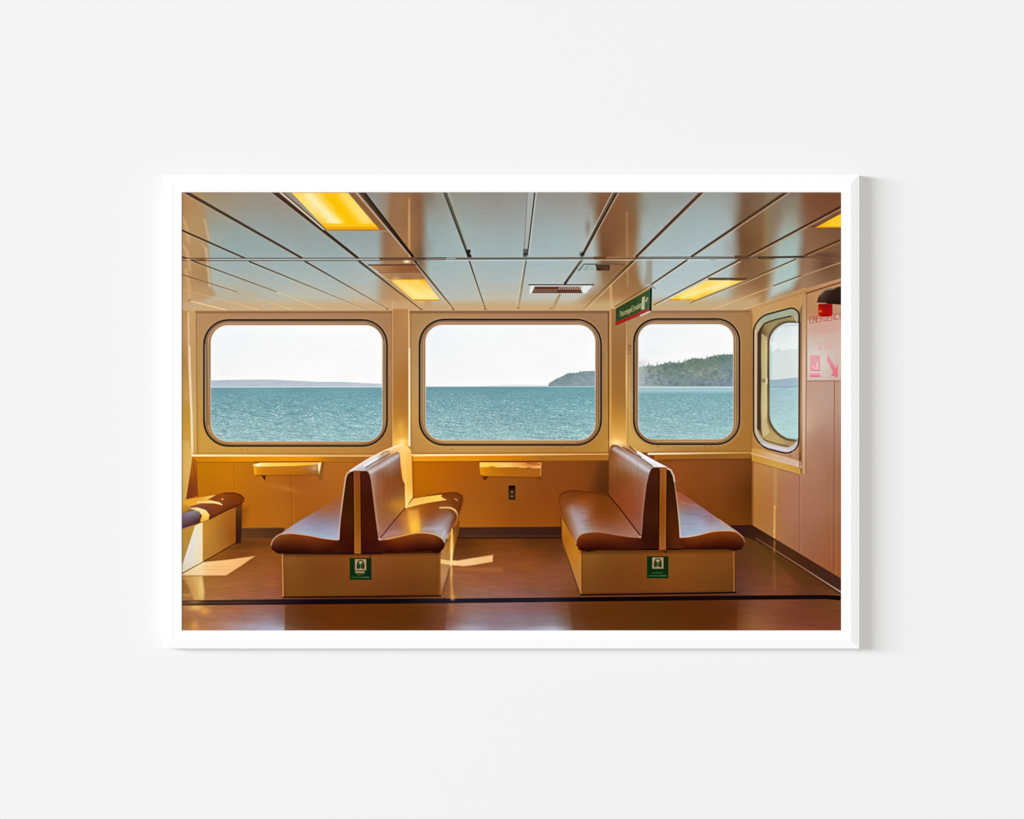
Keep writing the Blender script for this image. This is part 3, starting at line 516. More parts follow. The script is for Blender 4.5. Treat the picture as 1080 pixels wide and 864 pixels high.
    fill(rw, [(797,332,'bd9460'),(815,325,'c09870'),(840,318,'b08a5c'),(846,350,'c09a80'),(846,450,'c7a890'),(797,400,'a07646'),(797,460,'b08048'),(870,320,'b48866'),(860,330,'b08060'),(880,330,'b08a72'),
        (865,420,'b8998a'),(860,460,'a98270'),(865,500,'a27660'),(870,540,'9c6c54'),(875,580,'945c40'),(884,500,'96684e'),(884,560,'8d5c3c'),(884,600,'8f5430'),(884,430,'b09080'),
        (800,495,'b07c4a'),(812,495,'b28250'),(830,510,'a6745a'),(835,540,'a2705a'),(800,520,'a9733c'),(805,545,'a46e3a'),(815,560,'a47248'),(830,570,'9a6a4c'),(850,580,'94624a'),(825,500,'a97a58')], cls='printed_side_wall', tex=fine)
    line([(793.3,480),(793.3,556)], '5c3410', 2.2, soft=2.4, alpha=.6); line([(793,332),(793,475)], '8c6234', 1.8, soft=2.4, alpha=.5)
    line([(818,492),(817.5,535)], 'c29a62', 2.5, soft=4, alpha=.5); line([(817,534),(816.5,580)], 'f0b660', 1.1, 1.8, soft=1.8, alpha=.85)
    line([(843,502),(843.5,582)], '84543e', .8, alpha=.6); line([(844.6,500),(845,582)], 'b88c74', .6, alpha=.4)
    line([(880,402),(879,605)], '7c5244', .9, alpha=.7); line([(877.5,402),(877,600)], 'b89a88', .5, alpha=.3); line([(882.5,402),(882,605)], 'b08060', 1, soft=2, alpha=.4)
    line([(851,402),(887,401.8)], '8c6c5c', .9, alpha=.8)
    # skirting of the side wall
    fill([(793,553.6),(900,618),(900,636),(798,571),(785,566.5)], [(795,562,'3a1f12'),(820,573,'4e2f1a'),(850,592,'482818'),(880,612,'442820')], cls='printed_skirting')
    line([(797.5,567.8),(840,594.6),(888,625.3)], ('7c4e30','c4a090'), .9, 1.3, soft=.9, alpha=.95); line([(817,571),(816.5,582)], 'a87838', 1.4, soft=2, alpha=.8); line([(816.5,582),(817,620)], 'a07048', 1.4, soft=4, alpha=.35)
    fill([(800,574),(845,598),(880,622),(840,614)], '533214', soft=6, alpha=.55)
    # frame of the door opening, right
    fill([(846.2,311),(850.3,309.5),(849.2,500),(845.4,500)], [(848,320,'b08c60'),(848,380,'d0b098'),(848,450,'cbae98'),(847,490,'c0946c')], cls='printed_side_wall'); line([(850.8,309),(849.8,500)], '8a6450', 1, alpha=.8)
    fill([(803,324.5),(846,311.5),(846,323),(803,336)], [(810,328,'be9666'),(835,319,'b88e5c')]); line([(888,297.5),(850.5,309.5)], '6c3c1e', 1.5, soft=1.4, alpha=.9); line([(850,307.5),(803,323.2)], '9c744a', 1, alpha=.6)
    line([(851,315),(851,333)], '96704c', .8, alpha=.4)
    fill([(842,330),(846,322),(846,500),(842,497),(843,420),(843,340)], [(843,330,'7a6246'),(844,345,'8c6a4c'),(844,400,'9a7a58'),(844,440,'a07c5a'),(843,478,'80583a')], soft=2.4, alpha=.85)
    # side window
    P = 'printed_window#d'
    outer = rounded([(794.8,335.5,15),(842.9,322.6,11),(842.4,481.5,17),(794.8,469.8,17)])
    fill(outer, [(797,345,'b8a284'),(797,400,'c0a486'),(797,450,'bca68c'),(805,334,'94a08c'),(825,330,'9aa890'),(838,335,'a0a088'),(800,466,'b0a898'),(815,472,'c0b8bc'),(832,474,'c4bec4'),(840,460,'b4a8a0')], cls=P+'/printed_window_frame')
    line(list(outer)+[outer[0]], '2c2420', 1.5, soft=1.)
    inner = rounded([(799,341,13),(841.2,331,9),(840.8,475,15),(799,465.5,15)])
    fill(inner, [(801,400,'4c3a30'),(802,350,'4a382a'),(804,345,'7c6440'),(806,370,'b7a67c'),(806,430,'bca878'),(808,345,'a08a5c'),(820,337,'8a7c5c'),(835,336,'9c8c66'),(806,458,'b09a68'),(820,467,'b49c6c'),(835,468,'a08460'),(801,450,'4c3a2c')], cls=P+'/printed_window_frame', p=3)
    line([(800.8,352),(800.4,452)], '47362c', 4., soft=1.4, alpha=.95); line([(801,351),(806,341.5),(818,337),(834,333.6)], '3a3026', 1.5, alpha=.9); line([(801,452),(806,464),(820,468.5),(832,471)], '5a4838', 1.2, alpha=.8)
    fill([(803.2,352),(809.5,356),(808.8,445),(812,456),(804.5,462),(803,450)], [(806,360,'bda97c'),(806,400,'c6b788'),(807,450,'c9b686')], soft=1.4, alpha=.85); line([(808,360),(807.4,440)], 'd8cc9c', 1, soft=1.5, alpha=.7)
    fill([(803.8,399.5),(807,399.5),(807,403.5),(803.8,403.5)], '8c7a58'); line([(809,399),(809,405)], 'e2d3b0', 1.2)
    gl = rounded([(811,338.8,22),(843,340.2,1),(842,464.8,3),(811,461.5,23)])
    line(list(gl)+[gl[0]], '5a4a34', 3., soft=1.6, alpha=.8)
    gin = [(x+(.9 if x < 830 else 0), y+(1. if y < 400 else -1.2)) for x, y in gl]
    fill(gin, 'b8c4c4', cls=P+'/printed_glass')
    with clip(gin):
        fill(quad(808,335,845,400), [(815,350,'d8e0e0'),(830,345,'d4dde0'),(835,360,'e4ebe8'),(818,365,'dfe8e4')], cls=P+'/printed_glass')
        fill(ridge([(808,371),(816,370.6),(820,368.6),(826,370),(832,368.6),(845,369.3)], .4, 9, 402), [(815,380,'cfd8d8'),(830,380,'d3dcda'),(820,396,'d2dad8')], cls=P+'/printed_glass'); blob(821,368.7,.8,1.6,'bcc8c4',.8)
        fill([(808,400.7),(820,400.5),(832,399),(845,398),(845,409),(808,409)], [(815,404,'98b2bc'),(838,403,'a0b6c4')], cls=P+'/printed_far_shore')
        fill(quad(808,408.7,845,480), [(815,412,'9abac0'),(835,412,'a4c2c8'),(815,440,'a6c6c8'),(835,440,'aacaca'),(825,458,'b0cfce')], cls=P+'/printed_sea', tex=lambda X, Y: .05*fbm(X/6, Y/1.3, 21, 3)); line([(808,408.5),(845,408)], '7f9ca6', 1, alpha=.7)
        line([(813.2,365),(813,440),(815.5,451),(822,458.5),(832,461.8),(842,462.5)], '86b4b0', 1.6, soft=1.8, alpha=.5, sm=True)
        line([(814,360),(817.5,349.5),(825,344.3),(842,343.2)], 'b4c0c8', 1.4, soft=1.5, alpha=.8, sm=True)
    line([(836,477),(840,469),(841.6,458),(841.9,400),(841.9,345),(838.5,334)], 'd0c4bc', 1.1, soft=1.1, alpha=.75)
    line([(803,468.3),(818,472.3),(831,475.3)], 'cfc8d0', 2.6, soft=1.3, alpha=.8); line([(797.2,350),(797,450),(801,465)], 'd0b898', 1.1, soft=1.4, alpha=.6)
    pts = list(outer)+[outer[0]]; line(pts, '2c2420', 1.1, soft=.8)
    # its sill
    fill([(793,473),(800,473.5),(845,487),(845,494),(793,480)], [(797,476,'c09248'),(815,481,'ceaa88'),(835,487,'c8aa98')], cls='printed_side_wall'); line([(793,478.8),(845,492.6)], 'd2b09c', 2., soft=1.4, alpha=.7)
    fill([(793,479.5),(844,493.4),(844.5,500.5),(793,486)], [(797,483,'bf8c40'),(820,490,'c89e50'),(840,497,'be9048')], cls='printed_side_wall'); line([(793,486.5),(843,501)], '8c6040', .9, alpha=.6)
    line([(843.8,478),(843.6,493)], '5c4428', 1.2, alpha=.7); blob(833.5,481,.8,.8,'3a2818',.7)
    # ---------------- emergency sign on the side wall
    fill([(851.6,338),(888,331),(888,401),(851.6,401)], [(860,345,'c2a08c'),(858,370,'cdc3ba'),(865,385,'d2cac2'),(880,360,'caaea4'),(880,395,'c4aca0'),(856,395,'ccbcb0')], soft=1.2, cls='printed_emergency_sign')
    text('EMERGENCY', (853.3,334.6), (34.5,-4.4), (0,6.4), 'a84840', .85, .62); text('EVACUATION', (853.5,345.8), (33.5,-3.2), (0,7), 'd88f8c', .7, .55); text('SLIDE', (862,361.6), (17.5,-.8), (0,7.4), 'dc9c9c', .9, .75)
    fill(quad(854.2,374.8,865,398.5), 'dc9ea4', cls='printed_emergency_sign', soft=1); fill(quad(854.2,391.8,865,393), 'e4cfc6', soft=.8); line([(854.5,396.8),(864.8,396.8)], 'cc7480', 1.5, alpha=.8)
    line([(856,391),(864,391)], 'c46672', .9, alpha=.7); line([(861.8,384),(861.8,389)], 'efdad4', 1.1, alpha=.8); line([(857.5,386),(860,389.5)], 'efdad4', 1., alpha=.6); blob(862,383,1,1,'efdad4',.6)
    fill([(873.3,373.8),(875.2,377.5),(881.5,388),(883.8,384),(883.6,398.3),(876.5,396),(878.7,392.5),(872,380)], [(874,378,'dc98a0'),(881,394,'d67680')], soft=1.2)
    # red emergency lamp
    L = 'printed_emergency_light'
    fill([(862,318),(862.6,315),(864,311.8),(866,309),(869,306.3),(873,304.8),(880,304),(884,302.6),(888,302),(888,321),(874,320.5),(862,319.5)], [(866,315,'4a3528'),(872,310,'38221e'),(880,312,'2e1c18'),(886,312,'2a2014'),(868,308,'6a5240')], cls=L, soft=1.2); line([(865,311),(869.5,306.3),(880,304.6)], 'a9917a', .9, alpha=.7)
    line([(862,317.8),(873,318.2)], '3a2a1c', 1.4); blob(864,314.7,.9,.9,'14100c',.8); fill([(872,318),(888,317.5),(888,321.5),(873,320.5)], '2c1a14', soft=.8)
    fill(rounded([(862.8,320.6,1.5),(878,320.6,1.5),(878.2,334,3.5),(863,334,3.5)]), [(865,322,'8a1210'),(871,323,'6c0c10'),(864.5,328.5,'d84414'),(870,328,'a80c06'),(876,329,'c4201c'),(870,333,'7a0806'),(865,332,'9c1008')], cls=L, p=3); blob(865,328.5,1.6,1,'ff8c2c',.85); line([(862.8,319.8),(871,319.9)], 'c8907c', .8, alpha=.7)
    # ---------------- hanging green sign
    G = 'printed_hanging_sign'
    fill([(649.6,324.3),(686.5,303.2),(687.6,303.5),(687.4,327.8),(649.2,343.4)], [(655,325,'34482a'),(655,337,'324a2e'),(670,318,'304a2a'),(680,312,'365634'),(684,320,'50684e'),(670,330,'364e2a')], cls=G)
    fill([(649.2,340),(684,325.4),(687,326),(687,328),(675,332.6),(649.2,343.8)], [(655,341,'a02418'),(670,334,'982828'),(683,327,'a04048')], cls=G, soft=.8); line([(675.5,333),(686,328.4)], 'e6ded2', 1.2)
    line([(649,325),(687,303)], 'b98c58', 1.4, soft=1.2, alpha=.95); line([(649,323.2),(687,300.5)], '6a4426', 1.1, alpha=.8); line([(686.8,304),(685.8,327.5)], '141c16', 1.8); line([(688,302),(691,304.5)], '5a5a54', 1, alpha=.7)
    text('Passenger', (654,328.4), (12.5,-5.2), (0,5.6), 'b8a878', .7, .7, .76); text('Elevator', (666.2,323.4), (10.6,-5.4), (0,5.8), 'b8a878', .7, .7, .76)
    fill([(677.2,314.3),(680,312.2),(679.6,326),(676.4,327)], 'cfc49c', alpha=.85, soft=1); line([(678.5,316),(678.2,324)], '8a8c60', .7, alpha=.5); line([(681,318),(683,314.5)], 'e6cfb0', 1.3, alpha=.8); line([(681.5,314),(683,317)], 'b45c4c', 1, alpha=.7)
    # ---------------- little shelves and socket
    F = 'printed_shelf#a'
    fill([(267.3,490),(274.5,488),(337,487.8),(339.5,499),(337,507),(333.5,500.5),(269.5,501),(267.5,497)], [(270,495,'dc9418'),(276,496,'c27a1c'),(300,496,'b5701c'),(318,496,'b06a20'),(328,496,'a06a38'),(334,494,'b08858'),(334,500,'8c5220')], cls=F)
    fill([(267,490.8),(274,488.2),(336,487.8),(336,489.8),(310,491.6),(272,492.2)], [(270,490,'ffe8b0'),(285,490,'fbc860'),(310,490,'f8b848'),(330,489,'f0b040')], soft=.8); line([(268,487.3),(336,486.9)], '7c3c08', 1, alpha=.75); blob(270.5,490.5,3,1.2,'fff2cc',.9)
    fill([(335.5,488.8),(339,487.6),(338,492),(336.5,500),(335.6,494)], 'ffe6a8', soft=.9); line([(340.5,487.5),(338.5,505)], '6c3c14', 1.6, soft=1.6, alpha=.7); blob(331.5,494,3,2.4,'c8a480',.6)
    fill([(336.5,500),(340,492),(340.5,504),(338.5,507.5)], '8c5a20', soft=1.2); fill([(274,501.3),(280.5,501.3),(279.5,507)], '4a2810', soft=1.1); fill([(272,501.3),(275.5,501.3),(279,507.3),(277,507)], 'b06c1c', soft=1)
    line([(270,501.6),(334,501.3)], '8a4c10', 1.1, alpha=.6)
    line([(269.2,492),(269.4,500)], 'f5b430', 2, soft=1.6, alpha=.5)
    F = 'printed_shelf#b'
    fill([(506,488),(571,488),(570.5,503),(511,502),(506.2,500.3)], [(508,495,'d88c14'),(515,496,'bd7614'),(540,497,'a96418'),(565,497,'a2601c')], cls=F)
    fill([(506,487.8),(571,487.9),(570.6,493.6),(545,492.8),(527,493),(510,492.6),(506,493)], [(508,490,'fbcc60'),(520,489,'f5bc50'),(535,491,'f0c070'),(555,490,'d08838'),(565,489,'b0582c'),(568,492,'f0b468')], soft=.9)
    line([(506,486.8),(571,487)], '6c3408', 1.1, alpha=.8); line([(548,492.6),(569.5,493.3)], 'f4bc74', 1.1, alpha=.8); line([(556,488.6),(569,490)], 'a8502c', 1.8, alpha=.7); blob(519,492.5,3,.8,'a8641c',.9); blob(558,493.5,2.5,.8,'8a4a1c',.9); line([(570.6,489),(570.3,502)], 'c08a50', .9, alpha=.8)
    fill([(509,502.3),(515,502.3),(513,506.2),(510,506)], '5c2e0c', soft=1.3); fill([(565,503.5),(572,502),(570,507),(567,506)], '6c3a14', soft=2, alpha=.7); line([(512,503),(569,504)], '74400f', 1, soft=1.4, alpha=.6)
    fill(quad(536.3,512.4,543.6,527.4), '3c2410', cls='printed_socket', soft=1.2); fill(quad(536.8,512.2,543.2,515.6), '160c06', soft=1); blob(540,519,1.4,1,'94784c',.95); blob(540,523.6,1.4,1.1,'86683c',.95); blob(540,516.8,2.6,.6,'221408',.8)
    # ---------------- bench at the left edge
    B = 'printed_bench#a'
    fill([(180,556),(213,550),(249,533),(249,572),(213,593),(180,611)], [(196,565,'b0863c'),(198,575,'b38a44'),(215,560,'c0883c'),(218,585,'b07c38'),(232,560,'a06c30'),(246,545,'985a20'),(246,565,'8c4e18'),(225,552,'b0782c')], cls=B+'/printed_bench_base')
    fill([(248.6,534),(252,532),(255.5,530),(255,556),(254,573),(248.6,574)], [(251,545,'4e2c14'),(253,560,'3c1e18'),(254,535,'6c3c18')], cls=B+'/printed_bench_base', soft=1.2)
    fill([(205.5,555),(213.3,550.5),(213.3,593),(191,605.5),(191,600)], [(206,570,'dcd6cc'),(212,560,'e8d8b0'),(201,590,'d8d2cc'),(212,585,'e8d4a4'),(195,602,'d8c4a0')], soft=1); line([(213,552),(213.2,592)], 'f0d9a0', 1.5, soft=1.5, alpha=.7); line([(210.5,560),(206,590)], 'f0e2c0', .8, alpha=.5)
    cush = [(180,531),(191,527.8),(196,526.8),(212,524.6),(226,522),(236,519.6),(246,519.2),(254,521.3),(258,525.5),(257.4,529.5),(252,533.5),(240,538.5),(222,547.8),(205,554),(191,559.5),(180,563)]
    fill(cush, [(194,535,'c4882c'),(205,528,'cf8e2c'),(225,526,'86461c'),(245,523,'7a3c14'),(250,530,'763812'),(235,533,'884822'),(225,540,'7c4224'),(215,532,'84503a'),(205,534,'7c4838'),(200,545,'64434c'),(194,552,'5c3c44'),(208,546,'5c3830'),(240,538,'5c2c10'),(225,545,'6c3818')], cls=B+'/printed_bench_seat', sm=False)
    with clip(cush):
        fill([(180,529),(200,526),(228,522),(219,527),(232,530),(234,532.5),(225,531),(212,531),(200,534),(185,538),(180,545)], [(195,533,'dc9c38'),(215,527,'e0a040'),(225,530,'f4c878')], soft=1); line([(208,529.8),(226,529.6),(234,532.4)], 'ffdf9c', 1.1, alpha=.9, sm=True)
        fill([(185,533),(196,532),(201,536),(193,541),(185,545)], 'b8862e', soft=2.5, alpha=.7)
        fill([(180,548),(196,541),(208,537),(211.5,541),(211,547),(205,551),(192,556)], [(205,540,'8c8894'),(198,545,'7c6c7c'),(195,550,'6a4a50'),(207,548,'543430')], soft=2)
        fill([(199,536),(208,535.2),(217,538),(221,543),(220,548),(213,551),(211,550),(213,544),(210,539.5)], [(212,538,'f8e4b0'),(218,542,'ffd070'),(215,548,'e8a030'),(205,536.5,'e8c890')], soft=1); line([(181,562),(213,551.5)], 'e8b870', .9, alpha=.7)
        line([(222,547),(254,531.5)], '3c1a08', 1.8, soft=2, alpha=.6); blob(234.5,526.6,1,.8,'ffe0a8',.9); line([(236,519.8),(250,520.4),(257,525)], '4c220c', 1.4, soft=1.6, alpha=.6)
    line([(195.5,527.3),(226,521.7)], 'c08434', .8, alpha=.6); line([(249,572.5),(213,593.5),(190,606)], '40200c', 1.1, alpha=.8)
    # sun on the floor
    fl = 'printed_floor'
    fill([(191,606.2),(213.5,593.3),(214.5,593),(240,590.5),(268.8,586.6),(254,597),(238.3,607),(191,607)], [(196,604,'dcbc90'),(210,600,'efd6aa'),(220,598,'ecbc82'),(240,594,'efb87a'),(262,589,'e8aa6c'),(235,604,'eab47e'),(218,604,'ecba86')], soft=1.3)
    for y in (597.5,601): line([(214,y),(250-(y-597.5)*1.6,y-.3)], 'd09458', .6, alpha=.45, a1=.2)
    fill([(190,608),(213.3,607.5),(215.5,625),(215,633),(205,633),(195,612)], [(205,612,'d8b070'),(212,622,'dcb470'),(205,630,'c89a58'),(196,618,'a87a40')], soft=3, alpha=.85); blob(196,628,5,2,'e4bc80',.6); fill([(190,610),(197,618),(200,632),(190,632)], '8c6432', soft=4, alpha=.5)
    for b in ((207,641,8,3.2,'e2b060',.85),(216,645,5,4,'d8964c',.8),(205,660,4,5,'d89c54',.7),(197,655,6,8,'8c5c38',.4),(212,620,3,10,'e8c484',.5)): blob(*b)
    line([(230,583),(290,575)], '8a5426', 1, soft=2, alpha=.2); fill([(255,570),(292,570),(290,576),(245,580)], '543012', soft=5, alpha=.35)
    # sun streak beside the middle bench
    fill([(464.3,589.5),(471,590.5),(482,591.5),(500,588.5),(520,585.4),(519.5,592.5),(500,596),(488,597.3),(478,596.2),(464.3,597)], [(468,593,'f2b878'),(490,593,'f4c490'),(510,589,'ecb880')], soft=1.6, alpha=.95)
    line([(480,600),(528,601)], 'b87840', 3, soft=5, alpha=.5)
    # ---------------- tape on the floor
    tp = [(180,633.6),(300,632),(470,631.4),(640,629.6),(800,628),(872,627.6),(888,628.6),(888,633.6),(872,632),(800,632.6),(640,634.4),(470,636.4),(300,637.8),(180,638.9)]
    fill(tp, [(200,636,'5a4030'),(220,636,'402a1e'),(260,635,'3c2828'),(330,635,'140c14'),(420,634,'120c10'),(480,634,'262230'),(520,634,'241c2a'),(580,633,'24202a'),(620,632,'100a10'),(720,631,'130b0e'),(800,630,'1a0e10'),(870,630,'160c0c')], cls='printed_floor_tape'); line([(180,636),(300,635),(330,635)], '7c5c48', 1., alpha=.5, a1=0); blob(206,635,7,1.6,'a87844',.6)
    # ---------------- bench in the middle
    def evac(cx0, cy0, cx1, cy1, P, first):
        fill(quad(cx0, cy0, cx1, cy1), [(cx0+4,cy0+8,'0b3212'),(cx1-3,cy1-6,'0b2e14'),(cx1-3,cy0+5,'1e2c14'),(cx0+10,cy1-4,'0f3012')], cls=P+'/printed_life_jacket_notice', soft=1.1)
        x = cx0+5.6; y = cy0+1.2
        fill(quad(x, y, x+11.8, y+11.8), 'a48464', soft=.9); fill(spline([(x+2.2,y+10.3),(x+2,y+5),(x+3.5,y+1.6),(x+5.9,y+.9),(x+8.3,y+1.6),(x+9.8,y+5),(x+9.6,y+10.3),(x+6,y+9.6)]), '1c2a12', soft=.9)
        blob(x+5.9, y+3.4, 1.9, 1.6, 'c8b48c', 1.); line([(x+5.9,y+5),(x+5.9,y+10)], '7c8458', .9, alpha=.8); line([(x+4,y+5.5),(x+4,y+9.5)], '44603c', .9, alpha=.7); line([(x+7.8,y+5.5),(x+7.8,y+9.5)], '44603c', .9, alpha=.7)
        if first:
            fill(quad(x+.3, y+12.6, x+10, y+14.8), '9c7c58', soft=.9); line([(x+.5,y+13.6),(x+9.6,y+13.6)], '5c4a2c', .5, alpha=.5); line([(x+3,y+16.6),(x+9,y+16.4)], '4a6040', .8, alpha=.8)
        else: line([(x+.5,y+16.4),(x+11,y+16.3)], '3a6030', 1., alpha=.8)
        r = random.Random(4)
        for k in range(9): line([(cx0+2.4+k*2.1,cy1-2.6),(cx0+3.6+k*2.1,cy1-2.6)], '5c7c4c', .9, alpha=.5+.4*r.random())
    B = 'printed_bench#b'; base = B+'/printed_bench_base'; seat = B+'/printed_bench_seat'; back = B+'/printed_bench_backrest'
    fill([(464,583),(470,573),(484.5,548),(484,560),(479,580),(464.6,629)], [(467,585,'a87848'),(468,610,'b0805c'),(473,575,'a8702c'),(480,560,'7c4c18'),(466,625,'946048'),(476,570,'94602c')], cls=base, soft=1.2); line([(475,600),(467,627)], '5c3c30', .9, alpha=.7); line([(484,550),(480,578)], '5c3414', 1.2, soft=2, alpha=.6)
    fill(spline([(476.6,557),(475.2,566),(474.6,578),(475.3,592),(477,592),(478,578),(477.8,566)]), [(476,565,'e8a840'),(476,578,'f8cc78'),(476,590,'ffe0a0')], soft=2.2, alpha=.8); line([(476.8,558),(476.2,594)], 'ffe49c', .7, soft=1.2, alpha=.8)
    fill(spline([(475.2,590),(477.4,602),(477,614),(478.8,631),(475.3,631.4),(475,614),(474.6,600)]), [(476,595,'ffe0a0'),(476,610,'e8b060'),(477,628,'c89058')], soft=2.6, alpha=.6)
    line([(464.6,592),(472,593.3),(480,594)], 'ffcf90', 4.4, soft=1.4, alpha=.75); blob(478,630,3,3,'d8a050',.5); blob(476.5,642,2.5,4,'b87848',.35)
    fill([(298.3,582),(464.6,581.5),(464.6,628.3),(299.2,629.8)], [(303,590,'7a4a1c'),(330,590,'6c3c14'),(340,605,'6a3610'),(365,600,'703a12'),(350,622,'643810'),(400,595,'74401a'),(420,605,'6c3810'),(410,622,'603010'),(455,600,'6e3e14'),(460,615,'643610'),(310,620,'6c3c12'),(440,622,'5c2e0e')], cls=base, tex=fine)
    fill([(298,582.5),(465,581),(465,585),(298,587)], '4c3018', soft=4, alpha=.55); line([(297.8,584),(298.6,629)], 'c89858', 1., alpha=.85); line([(463.6,584),(463.6,627)], '9a5c24', 1.6, soft=1.8, alpha=.6); line([(299,630),(464.5,628.6)], '200e08', 1.6); line([(310,632.2),(470,630.8)], '3e2430', .8, alpha=.5)
    fill([(300,587),(463,586),(463,627),(300,628.5)], 'b08c62', soft=5, alpha=.13)
    evac(368.8, 588.6, 391.8, 611.6, B, True)
    # left seat, top
    st = [(291,566),(296.5,562.7),(306,556),(318,548),(335,538),(347,530),(359,522.5),(361,540),(358,570),(340,568),(324,565),(308,563.5)]
    fill(st, [(357,528,'9a5c3c'),(350,534,'9e623c'),(340,540,'9a664c'),(355,542,'8e6a62'),(335,546,'8e747a'),(345,552,'8c8294'),(325,552,'94889c'),(315,556,'9a96a8'),(330,558,'9498a8'),(350,562,'9ca0b4'),(320,561,'a0a4b2'),(352,566,'a4acc0'),(306,560,'a4989c')], cls=seat, tex=lambda X, Y: .03*fbm(X/12, Y/1.8, 55))
    line([(318,547.5),(335,537.5),(359,522.5)], 'a05c28', 1.5, soft=2.4, alpha=.6)
    cf = spline([(286,575),(287,571.5),(290,567.3),(295,563.9),(303,562.7),(311,562.9),(326,565),(341,567.8),(355.5,569.6)], closed=False)
    fr = list(cf)+[(360,569),(380,575),(380,584),(298,583.6),(292,582.6),(288,580.2),(286.2,577.5)]
    fill(fr, [(290,572,'6c3a24'),(297,567,'7a441e'),(310,566,'783c18'),(325,568,'783a16'),(340,571,'6c3214'),(300,574,'4c200c'),(320,576,'4a1c0c'),(345,577,'401808'),(292,579,'341208'),(320,582,'2c0e0c'),(360,580,'380f0c'),(355,573,'5a240c')], cls=seat)
    line(cf, [(290,568,'d0a488'),(300,563,'d8a888'),(320,564,'c89c88'),(340,568,'c4a498'),(355,569.6,'e0c8b8')], 1.1, soft=1., alpha=.85)
    # right seat, top
    st = [(400.5,568.8),(402,566),(427.5,536),(436,526.3),(450,522.7),(465,520.2),(475,519),(482,519.2),(487.5,522),(488.5,527),(486,537),(481.5,547.5),(475,560),(469.5,571),(466,566),(456,561),(440,561.5),(425,564.5)]
    fill(st, [(410,562,'9c7068'),(420,552,'905840'),(432,542,'b87834'),(425,560,'a8785c'),(437,548,'e0a03c'),(437,556,'d89a3c'),(436,562,'c88830'),(446,545,'94582c'),(450,535,'96541c'),(448,555,'94706c'),(458,545,'8a4c26'),(460,556,'a0969c'),(466,552,'9c8c90'),(470,545,'8c665c'),(465,562,'a4a4b0'),
        (470,560,'a89c9c'),(478,548,'7c4a38'),(474,556,'986c60'),(482,540,'6c3818'),(484,528,'6c3812'),(470,525,'84481a'),(465,532,'8a4e24'),(476,533,'7c4624'),(472,538,'8a5434')], cls=seat, sm=False, tex=lambda X, Y: .015*fbm(X/8, Y/2, 57))
    CL = st
    with clip(CL):
        fill([(430,538),(441,538),(443,550),(443,566),(434,566),(431,550)], [(435,545,'e0a04c'),(438,556,'f0b440'),(437,540,'d89440')], soft=5, alpha=.85); blob(437,553,3.5,6,'f8c048',.6)
        fill([(427,536.5),(436,525),(450,523.5),(466,521.8),(465.5,524),(468,526),(471,526.8),(460,528.6),(442,532)], [(435,531,'f0bc68'),(450,527,'f4b850'),(463,524,'f8c860')], soft=1.1); line([(430,534.5),(450,530),(470,527)], 'ffc870', 1, alpha=.8)
        line([(464,535.6),(474,535.6),(480,538.5),(482.6,543.5),(482.4,547)], 'ffc878', 1.3, 1.9, soft=1.2, alpha=.95, sm=True); line([(479.5,526),(481,526.6),(482.5,528)], 'ffd08c', 1.2)
        line([(474,545),(466,558)], 'a09ca4', 5, soft=7, alpha=.5); line([(488,527),(486,537),(475,561)], '5a2c12', 4, soft=5, alpha=.6); line([(440,524.5),(465,520.4),(482,519.4),(488,523)], '5c2c0c', 1.6, soft=1.8, alpha=.7, sm=True); fill([(466,521),(472,519),(484,521),(487,530),(480,534),(471,525)], '743c14', soft=5, alpha=.5)
        line([(446,558),(466,557)], 'b4b4c0', 2, soft=4, alpha=.5); line([(466,567),(469,560)], 'ccc4c4', 1.2, soft=2, alpha=.7); line([(402,565),(420,561)], 'b48c88', 3, soft=5, alpha=.4)
    line([(488.6,523),(489,532),(483,548)], '7a4414', 1., soft=1.6, alpha=.6)
    cf = spline([(400.8,569.4),(408,568.8),(416,567.3),(431,563.8),(442,562.2),(452,562.5),(460,564.4),(466,567.8),(469,572)], closed=False)
    fr = [(378,575)]+[(395,569)]+list(cf)+[(469.2,575),(468,578.6),(464.5,582),(460,582.8),(453,581.6),(378,584)]
    fill(fr, [(405,573,'5c240c'),(416,571,'703410'),(431,567,'7c4016'),(445,565.5,'7a3c16'),(458,568,'7c4018'),(430,573,'5a220c'),(450,574,'481a0c'),(465,576,'380f08'),(410,579,'380c0c'),(440,580,'340c0c'),(460,580,'2c0a06'),(390,578,'3c0e0a')], cls=seat)
    line(cf, [(405,569,'c8a090'),(416,567,'c88c68'),(431,564,'e0a050'),(445,562,'c89c80'),(458,563,'c8b8b8'),(468,569,'d0c8c8')], 1.2, soft=1., alpha=.85)
    line([(287,579),(293,583.4),(300,584),(373,584.2)], '200806', 1.2, soft=1.4, alpha=.8); line([(381,584),(453,582.6),(463,583)], '1e0806', 1.2, soft=1.4, alpha=.8)
    # backrest: sunlit rear, top, right face
    fill([(419,475),(424.5,468.2),(429,470),(433.4,475),(434.6,486),(435.6,524),(432,529),(428.2,536.5),(427,536),(424,500),(421,480)], [(426,474,'ffd080'),(431,480,'f2b860'),(428,500,'ecb054'),(432,515,'eab050'),(430,530,'f8d488')], cls=back, soft=1.1); line([(426,480),(429,530)], 'f8cc78', 1.5, soft=2, alpha=.5)
    face = [(387,497.5),(391,492),(419.5,476.2),(422,479),(422.3,492),(423,501),(425.5,508),(427,510.5),(427,520),(427.6,536),(400.6,568.5),(398,566),(396,548),(391.5,507)]
